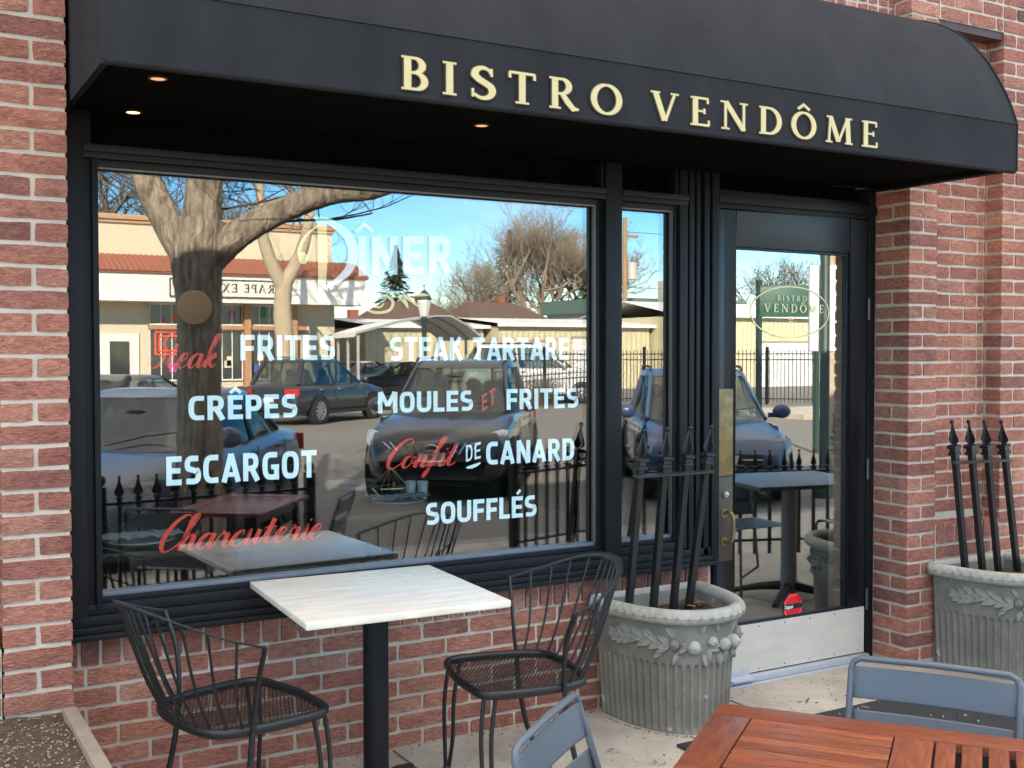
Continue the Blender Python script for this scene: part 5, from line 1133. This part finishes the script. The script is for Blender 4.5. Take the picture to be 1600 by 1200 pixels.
# ------------------------------------------------------------------ parked cars
M_TYRE = mat('tyre', (.018, .018, .018), .85); M_RIM = mat('alloy', (.45, .46, .47), .3, .8); M_CARGLASS = glass_mat('car_glass', .13, (.42, .50, .46)); M_SEAT = mat('car_seat', (.045, .043, .042), .8); M_CHROME = mat('chrome', (.75, .75, .76), .12, 1)
M_LENS = mat('headlamp', (.34, .36, .37), .15, .1, coat=.5); M_TAIL = mat('tail_lamp', (.42, .012, .015), .15, coat=1); M_DARKTRIM = mat('dark_trim', (.02, .02, .021), .6); M_PLATE = mat('plate', (.55, .60, .56), .5); M_PLATEG = mat('plate_green', (.05, .16, .09), .6)
def paint(name, c): return mat(name, c, .3, .0, coat=.6, noise=(3, .3), col2=[x*.85 for x in c])
def car(label, col, X, Z, heading, suv=True, L=4.7, W=1.88, H=1.70, grille='v', group=None):
    x, y = cam2w(X, Z); t = thing('parked_car', (x, y, SG), label, 'car', 'cars parked behind the camera', rz=heading); P = paint('car_paint_%d' % int(sum(col)*1e5), col)
    h = H; bz = .24; belt = h*.60 if suv else h*.66; hood = belt-.04; hw = W/2
    nose = L/2
    # (x, top z, half width factor)
    st = [(-nose, bz+.42, .74), (-nose+.03, belt*.86, .84), (-nose+.12, belt*.98, .91), (-nose+.5, belt, .97), (-nose+1.2, belt+.01, 1), (0, belt-.01, 1), (nose-1.55, belt-.01, 1), (nose-1.1, hood+.02, .985), (nose-.6, hood-.05, .955), (nose-.28, hood-.12, .89), (nose-.12, hood-.19, .82), (nose-.03, hood-.30, .74), (nose, hood-.42, .68)]
    rows = []
    for sx, zt, wf in st:
        w = hw*wf; e = abs(sx)/nose; zb = bz+(.05 if e > .9 else 0); half = [(0, zb), (w*.80, zb), (w*.95, zb+.07), (w, zb+.22), (w*.995, zb+(zt-zb)*.55), (w*.965, zb+(zt-zb)*.82), (w*.90, zt-.015), (w*.74, zt+.015), (w*.4, zt+.035), (0, zt+.045)]
        rows.append([(sx, a, b) for a, b in half]+[(sx, -a, b) for a, b in reversed(half[1:-1])])
    cols_ = [spline([r_[k] for r_ in rows], 4) for k in range(len(rows[0]))]; rows = [[c_[i] for c_ in cols_] for i in range(len(cols_[0]))]
    m = MB().grid(rows, True); n = len(rows[0]); m.add(rows[0], [tuple(range(n))]); m.add(rows[-1], [tuple(range(n-1, -1, -1))])
    bd = m.build('body', P, t, local=True, smooth=60)
    # cabin
    if suv: xr0, xr1, xf1, xf0 = -nose+.10, -nose+.62, nose-2.35, nose-1.12
    else: xr0, xr1, xf1, xf0 = -nose+.50, -nose+1.45, nose-2.45, nose-1.10
    def lvl(f, inf=0):
        a = xr0+(xr1-xr0)*f-inf; b = xf0+(xf1-xf0)*f+inf; w = hw*(.915-.20*f)+inf*.6; z = belt+.01+(h-belt)*f; c = (a+b)/2; r = []
        k = 36
        for i in range(k):
            q = 2*PI*i/k; ex = .46; cc, ss = math.cos(q), math.sin(q); r.append((c+(b-a)/2*math.copysign(abs(cc)**ex, cc), w*math.copysign(abs(ss)**ex, ss), z))
        return r
    MB().grid([lvl(0), lvl(.3), lvl(.6), lvl(.9)], True).build('windows', M_CARGLASS, t, local=True, smooth=40)
    rows = [lvl(.84, .012), lvl(.90, .016), lvl(.95, .0), lvl(.985, -.10), lvl(1.0, -.30)]; m = MB().grid(rows, True); m.add(rows[-1], [tuple(range(36))]); m.build('roof', P, t, local=True, smooth=50)
    for k_, (sx_, n_) in enumerate((((xr0+xf0)/2+.12, 2), ((xr0+xf0)/2-.78, 3))):
        for j_ in range(n_):
            yy_ = (j_-(n_-1)/2)*(.76 if n_ == 2 else .46); q_ = MB(); q_.sphere((sx_, yy_, belt+.02), .26, 12, 8, (.32, .85 if n_ == 2 else .75, .95)); q_.sphere((sx_-.05, yy_, belt+.30), .13, 10, 6, (.5, 1, .8)); q_.build('seat', M_SEAT, t, local=True, smooth=60)
    MB().tube([(xf0-.42, .38+.18*math.cos(a*PI/9), belt+.10+.17*math.sin(a*PI/9)) for a in range(19)], .014, 6, cap=False).build('steering_wheel', M_DARKTRIM, t, local=True)
    MB().sphere(((xf0+xf1)/2-.14, 0, h-.20), .10, 10, 6, (.3, 1.1, .35)).build('rear_view_mirror', M_DARKTRIM, t, local=True)
    m = MB()
    A0, A1 = lvl(0), lvl(.9)
    for i in (5, 31): m.tube([Vector(A0[i])*1.003, Vector(A1[i])*1.003], .028, 6)
    for i in (14, 22): m.tube([Vector(A0[i])*1.003, Vector(A1[i])*1.003], .06, 6)
    for s_ in (1, -1):
        w0, w1 = hw*.918, hw*.735; mid = (xr0+xf0)/2-.1; m.tube([(mid, s_*w0, belt), (mid-.06, s_*w1, h-.10)], .035, 6)
    m.build('pillar', P if suv else M_DARKTRIM, t, local=True, smooth=50)
    if suv:
        for s_ in (1, -1): MB().tube([(xr1+.1, s_*hw*.66, h-.01), (xr1+.15, s_*hw*.66, h+.035), (xf1-.15, s_*hw*.66, h+.035), (xf1-.05, s_*hw*.66, h-.01)], .018, 6).build('roof_rail', M_DARKTRIM, t, local=True)
    R_ = .35 if suv else .325
    for wx in (-nose+.92, nose-.95):
        for s_ in (1, -1):
            yy = s_*(hw-.11); k = 20
            def ring(r, dy): return [(wx+r*math.cos(2*PI*i/k), yy+s_*dy, R_+r*math.sin(2*PI*i/k)) for i in range(k)]
            MB().grid([ring(R_+.075, .112), ring(R_+.02, .113), ring(R_+.015, .02)], True).build('wheel_arch', M_DARKTRIM, t, local=True)
            w_ = MB().grid([ring(R_*.5, -.11), ring(R_*.95, -.11), ring(R_, -.08), ring(R_, .09), ring(R_*.95, .125), ring(R_*.68, .13), ring(R_*.66, .09)], True).build('wheel', M_TYRE, t, local=True, smooth=50)
            m = MB(); m.add(ring(R_*.66, .085), [tuple(range(k))])
            w_2 = MB()
            for q in range(10):
                a = 2*PI*q/10; c = (wx+R_*.36*math.cos(a), yy+s_*.105, R_+R_*.36*math.sin(a)); w_2.obox(c, (R_*.31*math.cos(a), 0, R_*.31*math.sin(a)), (0, .012, 0), (-.022*math.sin(a), 0, .022*math.cos(a)))
            w_2.grid([ring(R_*.68, .128), ring(R_*.62, .128), ring(R_*.60, .09)], True); w_2.sphere((wx, yy+s_*.10, R_), .06, 10, 6, (1, .4, 1)); w_2.build('rim', M_RIM, w_, local=True, smooth=40); m.build('hub_back', M_DARKTRIM, w_, local=True)
    def nx(yv, zv=0): return nose-.005-.42*abs(yv/hw)**2.6
    for s_ in (1, -1):                   # lamps, mirrors, fog lamps
        rows = []
        for k, (fy, z0, z1) in enumerate(((.52, hood-.36, hood-.22), (.64, hood-.37, hood-.17), (.76, hood-.36, hood-.13), (.87, hood-.33, hood-.10), (.93, hood-.28, hood-.12))):
            yv = s_*hw*fy; xb = nose+.012-.46*fy**3.2; rows.append([(xb+.0, yv, z0), (xb+.01, yv, (z0+z1)/2), (xb-.07, yv, z1)])
        MB().grid(rows).build('headlight', M_LENS, t, local=True, smooth=60)
        MB().lathe([(.001, .03), (.05, .028), (.075, .0), (.085, -.02)], 14).build('fog_lamp', M_DARKTRIM, t, local=True).matrix_local = Matrix.Translation((nose-.16, s_*hw*.70, .50)) @ Matrix.Rotation(PI/2, 4, 'Y') @ Matrix.Rotation(0, 4, 'Z')
        mm = MB(); mm.sphere((nose-1.62, s_*(hw+.08), belt+.10), .12, 12, 8, (.6, 1, .78)); mm.box((nose-1.66, min(s_*hw*.9, s_*(hw+.06)), belt+.02), (nose-1.60, max(s_*hw*.9, s_*(hw+.06)), belt+.08)); mm.build('mirror', P, t, local=True, smooth=60)
        rows = [[(-nose+.015+.30*max(0, fy-.55)**1.3-.03, s_*hw*fy, z) for z in (belt*.74, belt*.84, belt*.93)] for fy in (.52, .64, .76, .86, .93)]
        MB().grid(rows).build('taillight', M_TAIL, t, local=True, smooth=60)
    # grille and plates
    if grille == 'v':
        m = MB().box((nose-.03, -.50, hood-.40), (nose+.006, .50, hood-.27)).box((nose-.03, -.27, hood-.47), (nose+.009, .27, hood-.25)); g = m.build('grille', M_DARKTRIM, t, local=True)
        m = MB()
        for s_ in (1, -1):
            for q in range(5): m.tube([(nose+.016, s_*(.16+.085*q), hood-.44+.03*q), (nose+.006, s_*(.24+.088*q), hood-.24)], .011, 6)
        m.tube([(nose+.016, -.17, hood-.46), (nose+.02, 0, hood-.475), (nose+.016, .17, hood-.46)], .011, 6); m.build('chrome_bars', M_CHROME, g, local=True)
        MB().tube([(nose+.03, .085*math.cos(a*PI/12), hood-.34+.068*math.sin(a*PI/12)) for a in range(25)], .011, 6, cap=False).box((nose+.022, -.10, hood-.356), (nose+.04, .10, hood-.324)).build('emblem', M_CHROME, t, local=True)
    else: g = MB().box((nose-.03, -.42, hood-.40), (nose+.006, .42, hood-.28)).build('grille', M_DARKTRIM, t, local=True); MB().box((nose, -.43, hood-.345), (nose+.016, .43, hood-.33)).build('chrome_bars', M_CHROME, g, local=True)
    MB().box((nose-.04, -.62, bz+.10), (nose-.0, .62, bz+.24)).build('lower_grille', M_DARKTRIM, t, local=True)
    for xx, s_ in ((nose+.012, 1), (-nose-.006, -1)):
        z = bz+.30 if s_ > 0 else belt*.62; p = MB().box((xx-.008, -.155, z-.078), (xx+.008, .155, z+.078)).build('license_plate', M_PLATE, t, local=True); MB().box((xx-.010, -.15, z-.07), (xx+.010, .15, z-.02)).build('plate_band', M_PLATEG, p, local=True)
    MB().box((-nose+1.0, -hw-.004, bz+.01), (nose-1.45, hw+.004, bz+.10)).build('side_skirt', M_DARKTRIM, t, local=True)
    for s_ in (1, -1):
        for xx in (mid+.16, mid-.70): MB().box((xx-.08, min(s_*hw*.985, s_*(hw+.022)), belt-.13), (xx+.08, max(s_*hw*.985, s_*(hw+.022)), belt-.10)).build('door_handle', M_CHROME if suv else P, t, local=True)
        m = MB()
        for xx in (nose-1.42, mid-.02, mid-.92): m.tube([(xx+.02, s_*(hw*.999), bz+.14), (xx, s_*(hw*1.004), (bz+belt)/2), (xx-.02, s_*(hw*.975), belt-.07)], .006, 4)
        m.build('door_gap', M_DARKTRIM, t, local=True)
        MB().tube([(xf0-.05, s_*.05, belt+.055), (xf0-.22, s_*.34, belt+.13), (xf0-.27, s_*.60, belt+.16)], .006, 5).build('wiper', M_DARKTRIM, t, local=True)
    MB().box((nose-1.0, -hw*.5, bz-.04), (nose-.1, hw*.5, bz+.02)).build('undertray', M_DARKTRIM, t, local=True)
    return t
base_h = math.atan2(cy, -sy)
def hd(cx, cz):                          # heading from a direction in the view (right, away), through the mirror
    wx, wy = cx*cy+cz*sy, -(-cx*sy+cz*cy); return math.atan2(wy, wx)
car('blue grey sedan nose in at the left of the window reflection, behind the tree', (.095, .12, .165), -3.42, 10.7, hd(-.09, -1), False, 4.6, 1.80, 1.46, 'bar')
car('dark grey crossover facing the shop, with chrome bars in its grille', (.036, .035, .037), -.72, 15.75, hd(-.10, -1), True, 4.75, 1.88, 1.70, 'v')
car('blue estate car facing the shop, reflected behind the door post', (.03, .065, .14), 2.50, 15.2, hd(-.03, -1), True, 4.4, 1.80, 1.58, 'bar')
car('black crossover seen from behind with red tail lamps, crossing the car park', (.022, .024, .027), -5.15, 29.9, hd(.38, .92), True, 4.6, 1.85, 1.66, 'bar')
car('dark olive sedan half hidden at the left window edge, tail lamp showing', (.10, .105, .10), -6.6, 19.5, hd(.25, .97), False, 4.7, 1.82, 1.44, 'bar')
car('black sedan in the second row, before the silver one', (.02, .021, .023), -4.7, 44, hd(-.75, -.66), False, 4.6, 1.82, 1.45, 'bar')
car('silver sedan at the back of the car park, left of the lamp post', (.42, .43, .44), -6.9, 48, hd(-.9, -.4), False, 4.7, 1.82, 1.45, 'bar')
car('blue hatchback far back beside the carport', (.04, .08, .16), -8.3, 56, hd(-.9, -.3), True, 4.3, 1.8, 1.6, 'bar')

car('white van parked behind the iron fence in front of the yellow sheds', (.62, .62, .61), .7, 40.5, hd(.98, .15), True, 5.2, 2.0, 2.1, 'bar')
bare_tree(56, -58, 9.5, 51, 4, 'bare tree behind the sheds, left of the white sign in the door glass', .62, M_TWIGD, trunk=.3)
bare_tree(61, -55, 9.0, 52, 4, 'bare tree behind the sheds, right behind the green sign board in the door glass', .62, M_TWIGD, trunk=.3)

# ------------------------------------------------------------------ the room behind the glass
def plate_setting(x, y, z, label):
    p = thing('place_setting', (x, y, z), label, 'plate', 'plates on the tables inside'); MB().lathe([(.001, .006), (.08, .006), (.10, .014), (.135, .022), (.137, .026), (.10, .018), (.08, .010), (.001, .010)], 28).build('plate', mat('white_china', (.78, .78, .76), .25), p, local=True, smooth=50)
    m = MB(); rows = []
    for k in range(9): rows.append([(-.16+.32*j/20+.01*math.sin(k), -.055+.11*k/8, .03+.014*abs(math.sin(j*.9+k*.35))+.014*math.sin(PI*k/8)) for j in range(21)])
    m.grid(rows).build('napkin', mat('grey_napkin', (.55, .58, .58), .9, noise=(8, .3)), p, local=True, smooth=60); return p
M_DTOP = mat('dark_tabletop', (.06, .036, .024), .35, noise=(6, .3), stretch=(1, 8, 1))
def room_table(x, y, w, d, label):
    t = thing('dining_table', (x, y, GZ), label, 'table'); MB().box((-w/2, -d/2, .70), (w/2, d/2, .735)).build('tabletop', M_DTOP, t, local=True, bevel=.004); MB().lathe([(.24, 0), (.22, .02), (.04, .05), (.035, .70)], 16).build('pedestal', M_BLACKMETAL, t, local=True, smooth=40); return t
room_table(1.15, 1.62, .75, 1.15, 'dark dining table set with plates, inside behind the window'); room_table(-.15, .98, .7, .8, 'dark dining table inside at the left of the window')
plate_setting(1.17, 1.99, GZ+.736, 'white plate with a grey napkin at the far end of the inside table'); plate_setting(1.14, 1.28, GZ+.736, 'white plate with a grey napkin at the near end of the inside table'); plate_setting(-.22, .72, GZ+.736, 'white plate with a striped napkin low at the left of the window')
TR = thing('terrarium', (1.22, 1.55, GZ+.736), 'small brass framed geometric terrarium on the inside table', 'terrarium'); m = MB(); a = [(.10*math.cos(k*2*PI/5), .10*math.sin(k*2*PI/5), .055) for k in range(5)]; b_ = [(.055*math.cos(k*2*PI/5), .055*math.sin(k*2*PI/5), .003) for k in range(5)]
for k in range(5):
    for p, q in ((a[k], a[(k+1) % 5]), (b_[k], b_[(k+1) % 5]), (a[k], b_[k]), (a[k], (0, 0, .16))): m.tube([p, q], .004, 5)
m.build('brass_frame', mat('bright_brass', (.75, .6, .3), .3, .8), TR, local=True); MB().lathe([(.05, .004), (.07, .03), (.03, .05)], 8).build('moss', mat('moss', (.03, .05, .02), .9), TR, local=True)
for i in range(2): cu_ = MB().lathe([(.022, 0), (.030, .09), (.028, .092), (.021, .006), (.001, .004)], 18).build('cup', mat('white_china', (.78, .78, .76), .25), local=True, smooth=50); cu_.location = (1.30+.05*i, 1.47-.04*i, GZ+.736); tag(cu_, 'small white cup beside the terrarium on the inside table', 'cup', 'white cups on the inside table')
for x, y, rz, lb in ((.55, 1.55, 0, 'dark wooden chair inside, left of the plate laden table'), (-.65, 1.2, 0, 'dark wooden chair inside at the left end of the window')):
    c = thing('dining_chair', (x, y, GZ), lb, 'chair', rz=rz); MB().box((-.2, -.2, .43), (.2, .2, .46)).build('seat', M_DTOP, c, local=True, bevel=.005)
    for sx in (-.18, .18):
        for sy_ in (-.18, .18): MB().box((sx-.018, sy_-.018, 0), (sx+.018, sy_+.018, .43 if sx > 0 else .86)).build('leg', M_DTOP, c, local=True)
    MB().box((-.195, -.16, .62), (-.17, .16, .84)).build('backrest', M_DTOP, c, local=True, bevel=.004)

# ------------------------------------------------------------------ a second patio set, right of the camera, seen in the door glass
T2 = thing('cafe_table', (3.72, -1.18, GZ), 'dark topped pedestal table reflected in the door glass', 'table', rz=R(12))
MB().box((-.40, -.35, .70), (.40, .35, .725)).build('tabletop', mat('slate_top', (.07, .075, .08), .4), T2, bevel=.004, local=True)
MB().lathe([(.05, .03), (.045, .70)], 20, cap=True).build('post', mat('grey_post', (.22, .23, .24), .5), T2, local=True, smooth=40)
m = MB()
for k in range(4):
    t = PI/4+k*PI/2; c, s_ = math.cos(t), math.sin(t); m.tube([(c*.03, s_*.03, .07), (c*.18, s_*.18, .05), (c*.34, s_*.34, .012)], [.03, .024, .016], 8)
m.build('base', M_IRON, T2, smooth=50, local=True)
for (x, y, a), lb in (((3.62, -1.62, 95), 'grey slat chair on the far side of the dark pedestal table, reflected in the door'), ((4.42, -1.02, 195), 'grey slat chair at the end of the dark pedestal table, reflected in the door')):
    g = copy_tree(GC); g.location = (x, y, GZ); g.rotation_euler.z = R(a); g['label'] = lb
